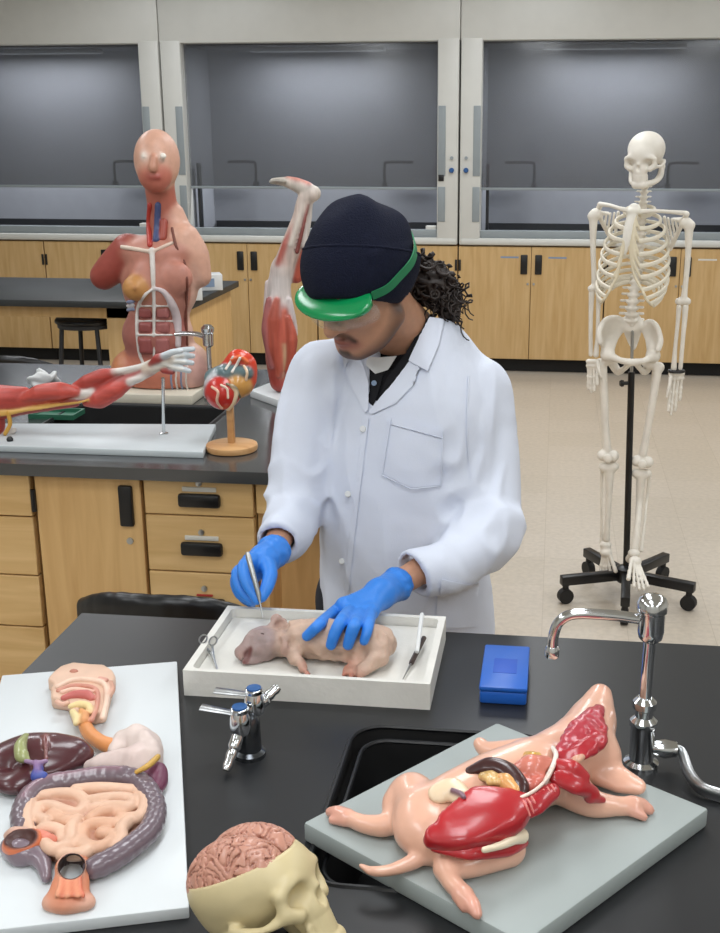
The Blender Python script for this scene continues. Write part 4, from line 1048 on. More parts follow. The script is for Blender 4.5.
# upside-down leg
LY = 3.52
lm = thing('leg_model', 'red and white muscle leg model standing foot up on a white board', 'anatomy model', tuple(az(283, 388, T2)))
BL = T2+0.024
l0, l1, l2 = az(250, 390, BL), az(273, 381, BL), az(303, 409, BL); l3 = l1+l2-l0
MB().prism([l0[:2], l2[:2], l3[:2], l1[:2]], T2, BL, .003).build('board', M['board_white'], lm)
q = lambda x, y, dy=0.0: at(x, y, LY+dy)
f = Field(); R1, R2, W1_ = 'b1523f', '9c3f35', 'cdc3bf'
f.chain([q(281, 381), q(280, 360), q(280, 335), q(279, 310)], [.036, .045, .050, .045], R2, .012)
f.chain([q(279, 312), q(279, 288), q(282, 268)], [.044, .037, .033], W1_, .014)
f.chain([q(282, 270), q(291, 245), q(299, 222), q(303, 206)], [.032, .030, .025, .021], 'c9b6ac', .012)
f.chain([q(296, 275, .03), q(300, 255, .035), q(302, 235, .03)], [.026, .032, .022], R1, .012)
f.chain([q(284, 262, -.015), q(288, 245, -.01), q(296, 226, -.008)], [.014, .015, .008], 'a84a3c', .006)
f.chain([q(303, 208), q(306, 198), q(312, 194)], [.022, .025, .024], 'cfc0b6', .01)
f.chain([q(314, 193), q(300, 187), q(286, 182), q(273, 181)], [.020, .021, .015, .009], 'b9b0a6', .008)
f.chain([q(308, 186), q(297, 182), q(288, 179)], [.013, .013, .008], 'c0604f', .006)
for k in range(5): f.chain([q(284, 181, -.02+.011*k), q(275, 180.5+.4*k, -.022+.012*k), q(270+1.0*k, 182+.3*k, -.022+.012*k)], [.007, .006, .005], 'a9a298', .003)
# separate bellies of the thigh
for pts, r, c in (([(277, 300), (274, 320), (275, 345), (280, 370)], [.010, .022, .022, .012], R1),
                  ([(284, 312), (283, 340), (279, 375)], [.008, .016, .010], 'b85a46'), ([(288, 318), (292, 340), (289, 372)], [.010, .018, .012], R1),
                  ([(269, 300), (267, 330), (272, 365)], [.010, .018, .012], '9a5a58')):
    f.chain([q(x, y, -.037) for x, y in pts], r, c, .003)
f.chain([q(284, 345, -.045), q(285, 360, -.04), q(282, 376, -.03)], .006, 'c9b08a', .002)
f.chain([q(279, 264, -.024), q(286, 244, -.022), q(294, 226, -.016)], [.010, .011, .006], 'a5473a', .003)
f.chain([q(297, 252, -.03), q(303, 228, -.024), q(308, 205, -.015)], [.007, .005, .004], '7d3a34', .003)
f.chain([q(289, 300, -.02), q(294, 320, -.02), q(297, 335, -.02)], [.010, .008, .004], 'c8bdbb', .004)
f.chain([q(268, 283), q(267, 310), q(266, 330)], [.010, .012, .008], 'c2b5b4', .004)
f.chain([q(291, 245, -.026), q(297, 225, -.022), q(303, 206, -.018)], [.008, .008, .006], 'd9cfc4', .004)
f.chain([q(303, 245, .0), q(309, 222, 0), q(311, 203, 0)], [.012, .007, .006], 'd6cdc6', .004)
f.build('leg', M['fibre_z'], lm, .0045, .0025)

# arm muscles on a rod above a white board
AY = 2.93
am = thing('arm_model', 'red muscle arm model held over a long white board by a metal rod', 'anatomy model', tuple(az(100, 440, T2)))
BA = T2+0.018
a0, a1, a2 = az(203, 452, BA), az(216, 424, BA), az(0, 425, BA)
MB().prism([(-1.66, a0[1]-.005), (a0[0], a0[1]), (a1[0], a1[1]), (-1.66, a2[1]+.01)], T2, BA, .003).build('board', mat('board_pale', 'bfc6c9', .4), am)
q = lambda x, y, dy=0.0: at(x, y, AY+dy)
f = Field(); A1, A2 = 'b0433a', '9a3630'
f.chain([q(-45, 395, .02), q(-20, 400, .01), q(10, 398), q(24, 394)], [.052, .050, .034, .020], A1, .01)
f.chain([q(-10, 412), q(20, 406), q(45, 403), q(75, 402)], [.030, .026, .024, .014], A2, .008)
f.chain([q(18, 402, -.012), q(40, 394, -.015), q(60, 391, -.015), q(76, 392, -.01)], [.012, .026, .025, .013], 'b94a3f', .006)
f.chain([q(72, 394), q(84, 394), q(92, 393)], [.014, .014, .014], TEN, .006)
f.chain([q(74, 388, .01), q(88, 382, .01), q(102, 376, .01), q(116, 372, .01)], [.012, .021, .020, .010], A1, .005)
f.chain([q(86, 403), q(100, 399), q(116, 390), q(132, 381)], [.010, .026, .024, .011], 'b5473d', .005)
f.chain([q(82, 396, .01), q(105, 388, .015), q(130, 379, .01), q(150, 371)], [.016, .022, .018, .014], A2, .008)
f.chain([q(114, 372, .008), q(132, 369, .004), q(150, 364)], [.009, .009, .008], TEN, .004)
f.chain([q(130, 382, -.006), q(140, 378, -.006), q(152, 370, -.004)], [.010, .011, .010], 'd9d3cd', .004)
f.chain([q(148, 369), q(160, 363), q(170, 360)], [.016, .021, .019], 'c8b9a8', .01)
f.chain([q(151, 364, -.014), q(158, 359, -.016), q(167, 355, -.012)], [.007, .014, .008], A2, .004)
f.chain([q(164, 370, -.01), q(172, 372, -.012)], [.010, .008], A2, .004)
FIN = [((170, 354, .012), (181, 350.5, .012), (193, 349, .010)), ((172, 358, .005), (183, 356, .003), (193, 356, .0)), ((173, 362, -.002), (184, 362, -.004), (192, 363, -.006)), ((172, 367, -.008), (182, 369, -.012), (189, 371, -.014)), ((164, 356, -.018), (173, 352, -.026), (181, 351, -.030))]
for p in FIN: f.chain([q(*c) for c in p], [.010, .0085, .007], 'c6cdd2', .003)
for p in FIN[:4]: f.chain([q(152, 367, -.010), q(162, 364, -.018), q(p[0][0], p[0][1], p[0][2]-.010), q(p[1][0], p[1][1], p[1][2]-.007)], .0042, 'e6e2da', .002)
f.chain([q(-20, 418, -.03), q(10, 413, -.028), q(40, 407, -.026), q(75, 403, -.022), q(88, 400, -.018)], [.005, .006, .005, .004, .003], 'c99a4a', .002)
f.chain([q(-10, 412, -.03), q(30, 410, -.03), q(60, 405, -.026)], .003, 'd8b062', .002)
f.build('arm', M['fibre_x'], am, .0035, .002)
g = Field(); g.chain([q(-12, 412, .0), q(-6, 425, 0), q(-2, 432, 0)], [.040, .030, .012], 'a23a30', .01)
g.chain([q(8, 412, -.03), q(10, 424, -.03), q(5, 434, -.03)], .006, 'c9983f', .003); g.chain([q(-6, 436), q(8, 434), q(14, 430)], .008, 'dcd7d0', .004)
g.build('shoulder_end', M['model_matte'], am, .004)
r0 = az(164, 434, BA); r1 = q(163, 378)
MB().tube([r0, r0*.35+V3((r1[0], r1[1], r0[2]+.05))*.0+r0*.65+V3((0, 0, .03)), r1], [.0045, .0045, .0045], 10).lathe([(.012, 0), (.012, .003), (.006, .006)], r0).build('rod', M['chrome'], am)
p_ = az(10, 441, BA)
MB().lathe([(.008, 0), (.009, .006), (.005, .012), (.001, .013)], p_).build('knob', M['black'], am)

# ear / heart shaped section model on a wooden stand
km = thing('organ_model', 'small red and orange organ model on a round wooden stand', 'anatomy model', tuple(az(232, 452, T2)))
kb = az(232, 450, T2)
MB().lathe([(.055, 0), (.068, .002), (.070, .010), (.068, .017), (.055, .021), (.001, .0215)], kb, n=40).build('stand_base', M['pale_wood'], km)
kt = at(230, 412, kb[1])
MB().box((kb[0]-.009, kb[1]-.009, T2+.02), (kb[0]+.009, kb[1]+.009, kt[2]+.02), .003).build('dowel', M['pale_wood'], km)
q = lambda x, y, dy=0.0: at(x, y, kb[1]+dy)
f = Field()
f.ell(q(223, 392, -.012), (.048, .044, .047), 'be2a22', .006)
f.ell(q(239, 383, .004), (.038, .042, .040), 'c9934a', .006)
f.chain([q(214, 378, .01), q(228, 374, .0), q(246, 372, -.005)], [.026, .030, .020], '5c7377', .006)
f.chain([q(216, 375, -.01), q(210, 384, -.015), q(207, 394, -.01)], [.014, .016, .010], 'b8bcc0', .005)
f.chain([q(228, 366, .01), q(238, 358, .01), q(248, 364, .01), q(250, 380, .01), q(247, 392, .01)], [.018, .024, .022, .018, .008], 'd03a20', .006)
f.chain([q(232, 360, -.012), q(240, 357, -.014), q(247, 362, -.012)], .005, 'e06a3a', .003)
kf = f; f.build('organ', M['model'], km, .003, .002)
hk = lambda x, y: hit(kf, x, y, 2.2)
g = Field()
for pts, r, c in (([(212, 387), (218, 392), (217, 401), (222, 408)], .004, 'e0b8a0'), ([(221, 385), (227, 389), (228, 398)], .0035, 'e5cdb8'), ([(232, 386), (236, 392), (234, 402), (228, 409)], .006, 'e0c9a8'), ([(227, 384), (236, 388), (240, 397)], .004, '6a6248'), ([(233, 357), (230, 363), (226, 369)], .004, 'e5ddd0'), ([(246, 380), (247, 372), (244, 366)], .004, 'e8c8a8'), ([(240, 358), (236, 366), (232, 372)], .004, 'e8e0d8')):
    g.chain([hk(x, y) for x, y in pts], r, c, .003)
g.build('painted_vessels', M['model'], km, .0022)

# faucet of the second sink
fb = az(211, 399, T2)
fq = lambda x, y: at(x, y, fb[1])
f2 = thing('faucet', 'chrome faucet of the second bench between torso and organ models', 'faucet', tuple(fb))
zt = fq(209, 330)[2]; x2 = fb[0]
MB().lathe([(.022, 0), (.022, .006), (.013, .010), (.011, .07), (.011, .09)], fb).build('base', M['chrome'], f2)
MB().tube([fb+V3((0, 0, .02)), (x2, fb[1], zt-.03)], .008, 12).build('riser', M['chrome'], f2)
MB().lathe([(.009, -.055), (.017, -.048), (.018, -.012), (.015, -.010), (.020, -.006), (.021, .006), (.012, .016), (.001, .017)], (x2, fb[1], zt), n=14).build('vacuum_breaker', M['chrome'], f2)
MB().tube(crom([(x2-.01, fb[1], zt-.022), fq(195, 334), fq(178, 334), fq(171, 336.5), fq(168, 341), fq(167, 346)], 6), .0085, 10).build('spout', M['chrome'], f2)

# odds and ends by the second sink
g = Field(); r = random.Random(2); c = az(42, 385, T2)
for k in range(8): g.ell(c+V3((r.uniform(-.04, .04), r.uniform(-.03, .03), r.uniform(.008, .035))), (.028, .008, .022), 'e8eaec', .006, R=rotm(r.uniform(-50, 50), r.uniform(-50, 50), r.uniform(0, 180)))
o = g.build('paper_towel', M['white_plastic'], None, .006); tag(o, 'crumpled white paper towel behind the arm model on the second bench', 'paper towel')
c = az(57, 416, T2)
gt2 = thing('tray', 'small green tray beside the second sink behind the white board', 'tray', tuple(c))
gm = mat('green_plastic', '2d6a52', .45)
top_with_hole(c[0]-.07, c[1]-.045, c[0]+.07, c[1]+.045, T2, T2+.015, rrect(c[0]-.065, c[1]-.04, c[0]+.065, c[1]+.04, .01)).build('tray_rim', gm, gt2)
MB().box((c[0]-.067, c[1]-.042, T2+.001), (c[0]+.067, c[1]+.042, T2+.004)).build('tray_floor', gm, gt2)
# ------------------------------------------------------------------ skeleton on its rolling stand
M['bones'] = mat('white_bone', 'ffffff', 0.5, attr=True, var=0.05, scale=25)
BN, BC = 'e6e0d5', 'd9cdb2'
SY = 4.22
ss = thing('skeleton_stand', 'black five legged rolling stand carrying the white skeleton', 'stand', (0.315, 4.19, 0))
hub = V3((0.313, 4.19, 0.10))
MB().tube([hub+V3((0, 0, -.02)), at(631.5, 372, 4.235)], .0125, 14).build('pole', M['black'], ss)
MB().tube([at(631.5, 374, 4.235), at(632.5, 322, 4.24)], .006, 10).build('rod', M['steel'], ss)
kn = at(631.5, 383, 4.235); MB().cyl(kn, kn+V3((-.035, -.01, 0)), .007).lathe([(.012, 0), (.013, .008), (.009, .014), (.001, .015)], kn+V3((-.03, -.009, 0)), (-1, -.2, 0)).build('clamp_knob', M['black'], ss)
MB().lathe([(.034, -.035), (.04, -.02), (.04, .02), (.02, .03), (.001, .03)], hub).build('hub', M['black'], ss)
for ex, ey in ((.084, 4.10), (.541, 4.09), (.178, 4.402), (.47, 4.384), (.296, 3.93)):
    e = V3((ex, ey, .082)); d = unit(e-hub)
    mtx = Matrix.Translation(hub) @ Vector((d[0], d[1], 0)).to_track_quat('X', 'Z').to_matrix().to_4x4()
    L = float(np.linalg.norm((e-hub)[:2]))
    lg = MB().box((.02, -.017, -.025), (L+.02, .017, .012), .004, mtx).build('leg', M['black'], ss)
    MB().cyl((ex, ey, .055), (ex, ey, .075), .012).cyl((ex-d[1]*.014, ey+d[0]*.014, .03), (ex+d[1]*.014, ey-d[0]*.014, .03), .029).build('caster', M['rubber'], lg)

sn = thing('skeleton', 'white human skeleton hanging on the rolling stand at the right', 'skeleton', (0.29, SY, 0.02))
B = lambda X, Y, dy=0.0: at(570+X/4.24, 150+Y/4.24, SY+dy)
C4 = lambda X, Y, dy=0.0: at(500+X/3.27, 360+Y/3.27, SY+dy)
def bone(name, fill, v=.004, parent=None, disp=True, smooth=0):
    g = Field(); fill(g); return g.build(name, M['bones'], parent or sn, v, .003, smooth=smooth)
# skull
hc = B(322, -2, -.01); yw, pt = math.radians(-22), math.radians(10)
kf_ = V3((math.sin(yw)*math.cos(pt), -math.cos(yw)*math.cos(pt), -math.sin(pt))); ku = V3((math.sin(yw)*math.sin(pt), -math.cos(yw)*math.sin(pt), math.cos(pt))); kr = np.cross(kf_, ku)
kR = np.stack([kf_, kr, ku], 1); KS = 1.06
K2 = lambda a, b, c: hc+(kf_*a+kr*b+ku*c)*KS
g = Field(); skull_shape(g, K2, kR, BN); g.build('skull', M['bones'], sn, .0035)
# spine
def _sp(g):
    pts = crom([B(318, 150, .03), B(312, 200, .035), B(308, 240, .05), B(302, 330, .085), B(296, 430, .085), B(284, 520, .05), B(272, 600, .01), B(262, 670, 0), B(262, 735, .02)], 4)
    g.chain(pts, [.010, .012, .014, .016], BN, .004, n=1)
    P = np.array(pts); s_ = np.r_[0, np.cumsum(np.linalg.norm(np.diff(P, axis=0), axis=1))]
    for i in range(24):
        u = s_[-1]*(i+.5)/24; u = s_[-1]*((i+.5)/24)**1.12
        c = np.array([np.interp(u, s_, P[:, j]) for j in range(3)]); k = .6+.4*i/23
        g.ell(c, (.026*k, .020*k, .0115*k), BN, .003)
        g.cap(c+V3((-.042*k, .015, .002)), c+V3((.042*k, .015, .002)), .0055*k, .0055*k, BN, .003)
        g.cap(c+V3((0, .01, 0)), c+V3((0, .045*k, -.015)), .006*k, .005*k, BN, .003)
bone('spine', _sp, .0035)
# ribs in a frame turned a little to the left
th = math.radians(-14); bx = V3((math.cos(th), math.sin(th), 0)); bf = V3((math.sin(th), -math.cos(th), 0))
wid = [.052, .078, .096, .108, .116, .121, .124, .124, .120, .112, .098, .078]; dep = [.062, .085, .10, .11, .117, .121, .123, .122, .118, .112, .10, .085]
drp = [.030, .042, .055, .066, .076, .086, .096, .104, .106, .102, .080, .055]; ph = [165, 166, 166, 165, 163, 160, 156, 148, 138, 126, 95, 75]
spn = crom([B(309, 232, .05), B(303, 330, .085), B(297, 430, .085), B(286, 515, .05), B(280, 555, .03)], 12)
st_ = crom([B(272, 252, -.078), B(262, 280, -.088), B(250, 330, -.098), B(241, 390, -.105), B(231, 440, -.105)], 8)
ends = {1: [], -1: []}
for i in range(12):
    c = V3(spn[int(i/11*(len(spn)-1))]); c0 = c+bf*dep[i]*.93
    for s in (1, -1):
        pts = []
        for a in np.linspace(12, ph[i], 18):
            r = math.radians(a)
            x = wid[i]*math.sin(r)**.9; y = -dep[i]*math.cos(r)
            pts.append(c0+bx*s*x+bf*y+V3((0, 0, -drp[i]*(1-math.cos(r))/2-.004)))
        pts = [c+bx*s*.012]+pts
        MB().tube(pts, [.0045, .0055, .0058, .0058, .006, .006], 8, flat=((0, 0, 1), 1.35)).build('rib', M['rib_bone'] if 'rib_bone' in M else M.setdefault('rib_bone', mat('rib_bone', 'e0d8c6', .5, var=.06, scale=25)), sn)
        ends[s].append(pts[-1])
for s in (1, -1):
    g = Field()
    for i in range(7):
        t_ = st_[min(len(st_)-1, int((.06+.80*i/6)*(len(st_)-1)))]
        e = ends[s][i]; g.chain([e, (V3(e)*.5+V3(t_)*.5)+V3((0, -.004, -.006*max(0, i-3))), V3(t_)+bx*s*.012], .0052, BC, .002)
    for i in (7, 8, 9):
        g.chain([ends[s][i], (V3(ends[s][i])+V3(ends[s][i-1]))/2+V3((0, -.006, .0)), ends[s][i-1]], .005, BC, .002)
    g.build('rib_cartilage', M['bones'], sn, .0035)
bone('sternum', lambda g: (g.chain([B(285, 258, -.084), B(252, 262, -.086)], .013, 'e2ddd0', .006), g.chain(st_[::4], [.022, .018, .017, .018, .015, .007], 'e6e2d8', .006, n=2, flat=((0.1, 1, .2), .55))), .0035)
bone('collarbone', lambda g: g.chain([B(248, 258, -.085), B(205, 246, -.085), B(165, 234, -.05), B(128, 230, -.01)], [.010, .007, .007, .009], BN, .004))
bone('collarbone', lambda g: g.chain([B(290, 262, -.085), B(350, 258, -.075), B(420, 262, -.035), B(492, 268, 0)], [.010, .007, .007, .009], BN, .004))
def scap(xs, sgn):
    def _(g):
        a, b, c, d = [B(*p) for p in xs]
        for u in np.linspace(0, 1, 6): g.chain([a+(b-a)*u, a+(c-a)*u], .005, BN, .004, n=1)
        g.chain([b, c], .006, BN, .004, n=1); g.chain([a, c], .008, BN, .004, n=1); g.chain([(a+b)/2+V3((0, .02, 0)), a+V3((0, .0, .01)), d], [.006, .009, .011], BN, .006)
    return _
bone('shoulder_blade', scap([(120, 275, .03), (205, 265, .09), (185, 400, .10), (128, 232, -.005)], -1))
bone('shoulder_blade', scap([(480, 305, .03), (400, 285, .09), (425, 420, .10), (494, 272, -.005)], 1))
# arms
def longbone(pts, r0, rs, r1): return lambda g: (g.chain(pts, [r0, rs*1.15, rs, rs, rs*1.15, r1], BN, .006))
bone('upper_arm_bone', lambda g: (g.ell(B(108, 272), .021, BN), g.ell(B(92, 280), .015, BN), g.chain([B(99, 285), B(98, 420), B(104, 560), B(107, 580)], [.016, .0105, .0095, .012, .013], BN, .008), g.cap(B(90, 588), B(125, 584), .013, .013, BN, .006)))
bone('upper_arm_bone', lambda g: (g.ell(B(494, 310), .021, BN), g.ell(B(513, 318), .015, BN), g.chain([B(505, 325), B(499, 470), B(485, 610), B(480, 635)], [.016, .0105, .0095, .012, .013], BN, .008), g.cap(B(460, 642), B(498, 642), .013, .013, BN, .006)))
bone('forearm_bone', lambda g: g.chain([B(122, 600), B(119, 700), B(116, 800), B(110, 868)], [.010, .0075, .0075, .011], BN, .004))
bone('forearm_bone', lambda g: g.chain([B(97, 590, .015), B(92, 610), B(88, 720), B(88, 868)], [.012, .011, .008, .008], BN, .004))
bone('forearm_bone', lambda g: g.chain([B(462, 665), B(456, 740), B(446, 840), B(440, 925)], [.010, .0075, .0075, .011], BN, .004))
bone('forearm_bone', lambda g: g.chain([B(486, 645, .015), B(489, 675), B(480, 790), B(468, 925)], [.012, .011, .008, .008], BN, .004))
def hand(w0, w1, tips, thumb):
    def _(g):
        a, b = C4(*w0), C4(*w1)
        for i in range(4): g.ell(a+(b-a)*(i/3), (.011, .010, .010), BN, .004); g.ell(a+(b-a)*(i/3)+V3((0, 0, -.016)), (.010, .009, .009), BN, .004)
        for i, t in enumerate(tips):
            p0 = a+(b-a)*(i/(len(tips)-1))+V3((0, 0, -.02)); p3 = C4(*t)
            P = [p0+(p3-p0)*u for u in (0, .42, .68, .86, 1)]
            for j in range(4):
                g.cap(P[j], P[j+1], .0062, .0050, BN, .002); g.ell(P[j+1], .0070 if j < 3 else .005, BN, .002)
        p0 = a+(V3(C4(*thumb))-a)*.0; P = [p0, (p0+C4(*thumb))/2+V3((0, -.01, 0)), C4(*thumb)]
        g.chain(P, [.008, .006, .005], BN, .003)
    return _
bone('hand', hand((318, 5, 0), (290, 5, .02), [(318, 80, -.02), (308, 100, -.01), (298, 105, .01), (289, 95, .02)], (330, 55, -.03)), .003)
bone('hand', hand((560, 45, 0), (595, 45, .02), [(550, 165, -.02), (558, 178, -.01), (572, 165, .01), (588, 130, .02)], (545, 120, -.03)), .003)
MB().tube([C4(577, 36)+V3((.026*math.cos(a), .018*math.sin(a), 0)) for a in np.linspace(0, 6.283, 21)[:-1]], .006, 8, True).build('wrist_band', M['black'], sn)
# pelvis
def _pl(g):
    for (cx, sx) in ((0, 1), (1, -1)):
        cr = [B(238, 742, .03), B(200, 712, .02), B(150, 722, -.01), B(124, 770, -.04), B(128, 815, -.05)] if cx == 0 else [B(305, 748, .03), B(338, 728, .02), B(368, 750, -.01), B(384, 805, -.04), B(374, 845, -.05)]
        jt = B(160, 868, -.01) if cx == 0 else B(352, 872, -.01)
        cp = crom(cr, 5); g.chain(cp, .009, BN, .004, n=1)
        for k in range(0, len(cp), 1): g.chain([cp[k], (V3(cp[k])+jt)/2+V3((0, .025, 0)), jt], [.007, .006, .016], BN, .008, n=3)
        pb = B(256, 900, -.06) if cx == 0 else B(278, 900, -.06)
        isq = B(200, 935, .03) if cx == 0 else B(322, 935, .03)
        g.ell(jt, .026, BN, .01); g.chain([jt, (V3(jt)+pb)/2+V3((0, -.03, 0)), pb], [.018, .011, .013], BN, .008)
        g.chain([jt, isq, (isq+pb)/2+V3((0, 0, -.01)), pb], [.018, .016, .010, .011], BN, .008)
    g.chain([B(264, 735, .03), B(266, 775, .055), B(268, 815, .06), B(270, 840, .05)], [.038, .030, .018, .008], BN, .01, flat=((0, 1, 0), .55))
bone('pelvis', _pl, .004)
# legs
bone('thigh_bone', lambda g: (g.ell(C4(352, -2, 0), .022, BN), g.chain([C4(350, 0), C4(330, 14, .01)], [.016, .015], BN, .006), g.ell(C4(326, 12, .015), .020, BN, .008), g.chain([C4(334, 20, .01), C4(341, 120), C4(345, 220), C4(350, 290)], [.018, .0145, .0135, .016], BN, .008), g.ell(C4(337, 312), (.022, .026, .022), BN, .01), g.ell(C4(370, 314), (.022, .026, .022), BN, .01)))
bone('thigh_bone', lambda g: (g.ell(C4(482, 8, 0), .022, BN), g.chain([C4(484, 10), C4(515, 22, .01)], [.016, .015], BN, .006), g.ell(C4(520, 24, .015), .020, BN, .008), g.chain([C4(513, 35, .01), C4(500, 130), C4(482, 230), C4(468, 305)], [.018, .0145, .0135, .016], BN, .008), g.ell(C4(449, 330), (.022, .026, .022), BN, .01), g.ell(C4(482, 334), (.022, .026, .022), BN, .01)))
bone('kneecap', lambda g: g.ell(C4(353, 322, -.035), (.017, .010, .018), BN)); bone('kneecap', lambda g: g.ell(C4(465, 342, -.035), (.017, .010, .018), BN))
bone('shin_bone', lambda g: (g.cap(C4(338, 350), C4(374, 348), .018, .018, BN, .01), g.chain([C4(358, 355), C4(356, 440), C4(352, 520), C4(348, 585)], [.020, .012, .0105, .014], BN, .01)))
bone('shin_bone', lambda g: (g.cap(C4(446, 370), C4(480, 372), .018, .018, BN, .01), g.chain([C4(462, 378), C4(456, 460), C4(450, 545, -.05), C4(440, 615, -.08)], [.020, .013, .0115, .015], BN, .01)))
bone('calf_bone', lambda g: g.chain([C4(333, 365, .02), C4(331, 450, .02), C4(332, 530, .02), C4(332, 595, .01)], [.008, .005, .005, .008], BN, .004))
bone('calf_bone', lambda g: g.chain([C4(488, 385, .02), C4(480, 460, .02), C4(472, 540, -.03), C4(462, 622, -.07)], [.008, .005, .005, .008], BN, .004))
def foot(an, toes, heel):
    def _(g):
        a, h = C4(*an), C4(*heel)
        g.ell(a, (.022, .022, .016), BN, .008); g.chain([a, h], [.016, .017], BN, .01)
        m_ = sum(np.array(C4(*t)) for t in toes)/len(toes)
        g.ell(a+(m_-a)*.25, (.024, .024, .018), BN, .01)
        for i, t in enumerate(toes):
            e = C4(*t); s0 = a+(m_-a)*.28+(e-m_)*.35
            P = [s0+(e-s0)*u for u in (0, .62, .85, 1)]; k = 1.3 if i == 0 else 1
            for j in range(3): g.cap(P[j], P[j+1], .0062*k, .0052*k, BN, .002); g.ell(P[j+1], .0068*k, BN, .002)
    return _
bone('foot', foot((345, 605, 0), [(378, 690, -.06), (362, 700, -.05), (350, 703, -.04), (338, 702, -.03), (326, 695, -.02)], (350, 640, .05)), .0035)
bone('foot', foot((438, 632, -.09), [(420, 715, -.30), (438, 740, -.30), (455, 748, -.29), (470, 748, -.28), (484, 740, -.27)], (425, 650, -.05)), .0035)
# ------------------------------------------------------------------ the person dissecting at the near bench
M['skin'] = mat('skin', 'ffffff', 0.5, attr=True, var=0.05, scale=60, sss=0.08)
M['coat'] = mat('lab_coat', 'd6dcea', 0.75, var=0.02, scale=12, bump=0.10, bscale=420)
M['knit'] = mat('navy_knit', '14182a', 0.9, var=0.12, scale=120, bump=0.6, bscale=380, spec=0.2)
M['glove'] = mat('nitrile_glove', '2f80dc', 0.45, var=0.05, scale=30, bump=0.25, bscale=90)
M['shirt'] = mat('black_shirt', '17171b', 0.8, var=0.08, scale=60, spec=0.25)
M['hair'] = mat('dark_hair', '241812', 0.55, var=0.15, scale=90)
M['green'] = mat('green_visor', '12a35e', 0.18, var=0.05, trans=0.25, coat=0.3)
M['green_strap'] = mat('green_strap', '1c7a4e', 0.6, var=0.05)
M['clear'] = mat('clear_lens', 'dfe6e4', 0.06, alpha=0.09, var=0.0)
M['trouser'] = mat('trouser', '23252e', 0.85, var=0.1)
mn = thing('person', 'person in white lab coat, navy beanie and green visor leaning over the tray', 'person', (-0.28, 2.14, 0))
SKC = 'bd8d71'
q = at
fwd = unit((-.20, -.98, 0))
# --- the head's own frame
HC = at(362, 283, 2.03); yw, pt, rl = math.radians(-33), math.radians(27), math.radians(-3)
hf = V3((math.sin(yw)*math.cos(pt), -math.cos(yw)*math.cos(pt), -math.sin(pt)))
hu = V3((math.sin(yw)*math.sin(pt), -math.cos(yw)*math.sin(pt), math.cos(pt))); hl = np.cross(hu, hf)
hl, hu = hl*math.cos(rl)+hu*math.sin(rl), hu*math.cos(rl)-hl*math.sin(rl)
HR = np.stack([hf, hl, hu], 1)
HS = .96
H = lambda a, b, c: HC+(hf*a+hl*b+hu*c)*HS
# --- arms and hands
shR, elR, wrR = at(327, 374, 2.12), at(296, 500, 2.06), at(273, 553, 1.865)
shL, elL, wrL = at(476, 396, 2.17), at(487, 532, 2.03), at(394, 586, 1.855)
def PS(px, py, lift, Y=None):
    h_ = hit(PF, px, py, 1.2, lift)
    return h_ if Y is None else at(px, py, Y)
HANDS = {
 'L': dict(wrist=wrL, palm=[at(380, 594, 1.795), at(360, 605, 1.745)],
   fingers=[[PS(344, 605, .016, 1.725), PS(333, 613, .014, 1.715), PS(320, 624, .011), PS(307, 636, .009)],
            [PS(350, 611, .018, 1.720), PS(342, 620, .022), PS(335, 633, .015), PS(331, 645, .009)],
            [PS(360, 614, .018, 1.720), PS(355, 624, .022), PS(351, 635, .014), PS(348, 645, .009)],
            [PS(371, 612, .018, 1.725), PS(369, 622, .020), PS(367, 632, .013), PS(364, 641, .008)]],
   thumb=[at(364, 600, 1.785), at(350, 606, 1.765), at(336, 613, 1.75), at(326, 622, 1.725)]),
 'R': dict(wrist=wrR, palm=[at(264, 560, 1.835), at(250, 566, 1.80)],
   fingers=[[at(250, 561, 1.80), at(243, 567, 1.768), at(246, 582, 1.742), at(257, 600, 1.726)],
            [at(246, 568, 1.80), at(237, 573, 1.775), at(240, 589, 1.755), at(253, 601, 1.745)],
            [at(247, 574, 1.81), at(236, 580, 1.79), at(240, 594, 1.775), at(252, 602, 1.768)],
            [at(250, 580, 1.82), at(240, 587, 1.805), at(243, 598, 1.792), at(252, 604, 1.786)]],
   thumb=[at(266, 564, 1.815), at(270, 574, 1.785), at(267, 587, 1.752), at(262, 597, 1.735)]),
}
def hand_shape(f, h, col, k=1.0, cuff=None):
    w_ = h['wrist']; p0, p1 = h['palm']; kn = [V3(g_[0]) for g_ in h['fingers']]
    f.chain([w_, p0], [.026*k, .028*k], col, .012, n=1)
    for c in kn: f.chain([p0, (p0+c)/2, c], [.021*k, .016*k, .0125*k], col, .010)
    for i in range(3): f.cap(kn[i], kn[i+1], .0115*k, .0115*k, col, .008)
    for i, g_ in enumerate(h['fingers']):
        r = [.0112, .0102, .0094, .0082] if i < 3 else [.0100, .0090, .0082, .0072]
        f.chain(g_, [x*k for x in r], col, .0035, n=3)
    f.chain(h['thumb'], [.0165*k, .0130*k, .0110*k, .0090*k], col, .005, n=3)
    if cuff is not None:
        d = unit(cuff-w_); f.chain([w_, w_+d*.008], [.027*k, .029*k], col, .008, n=1)
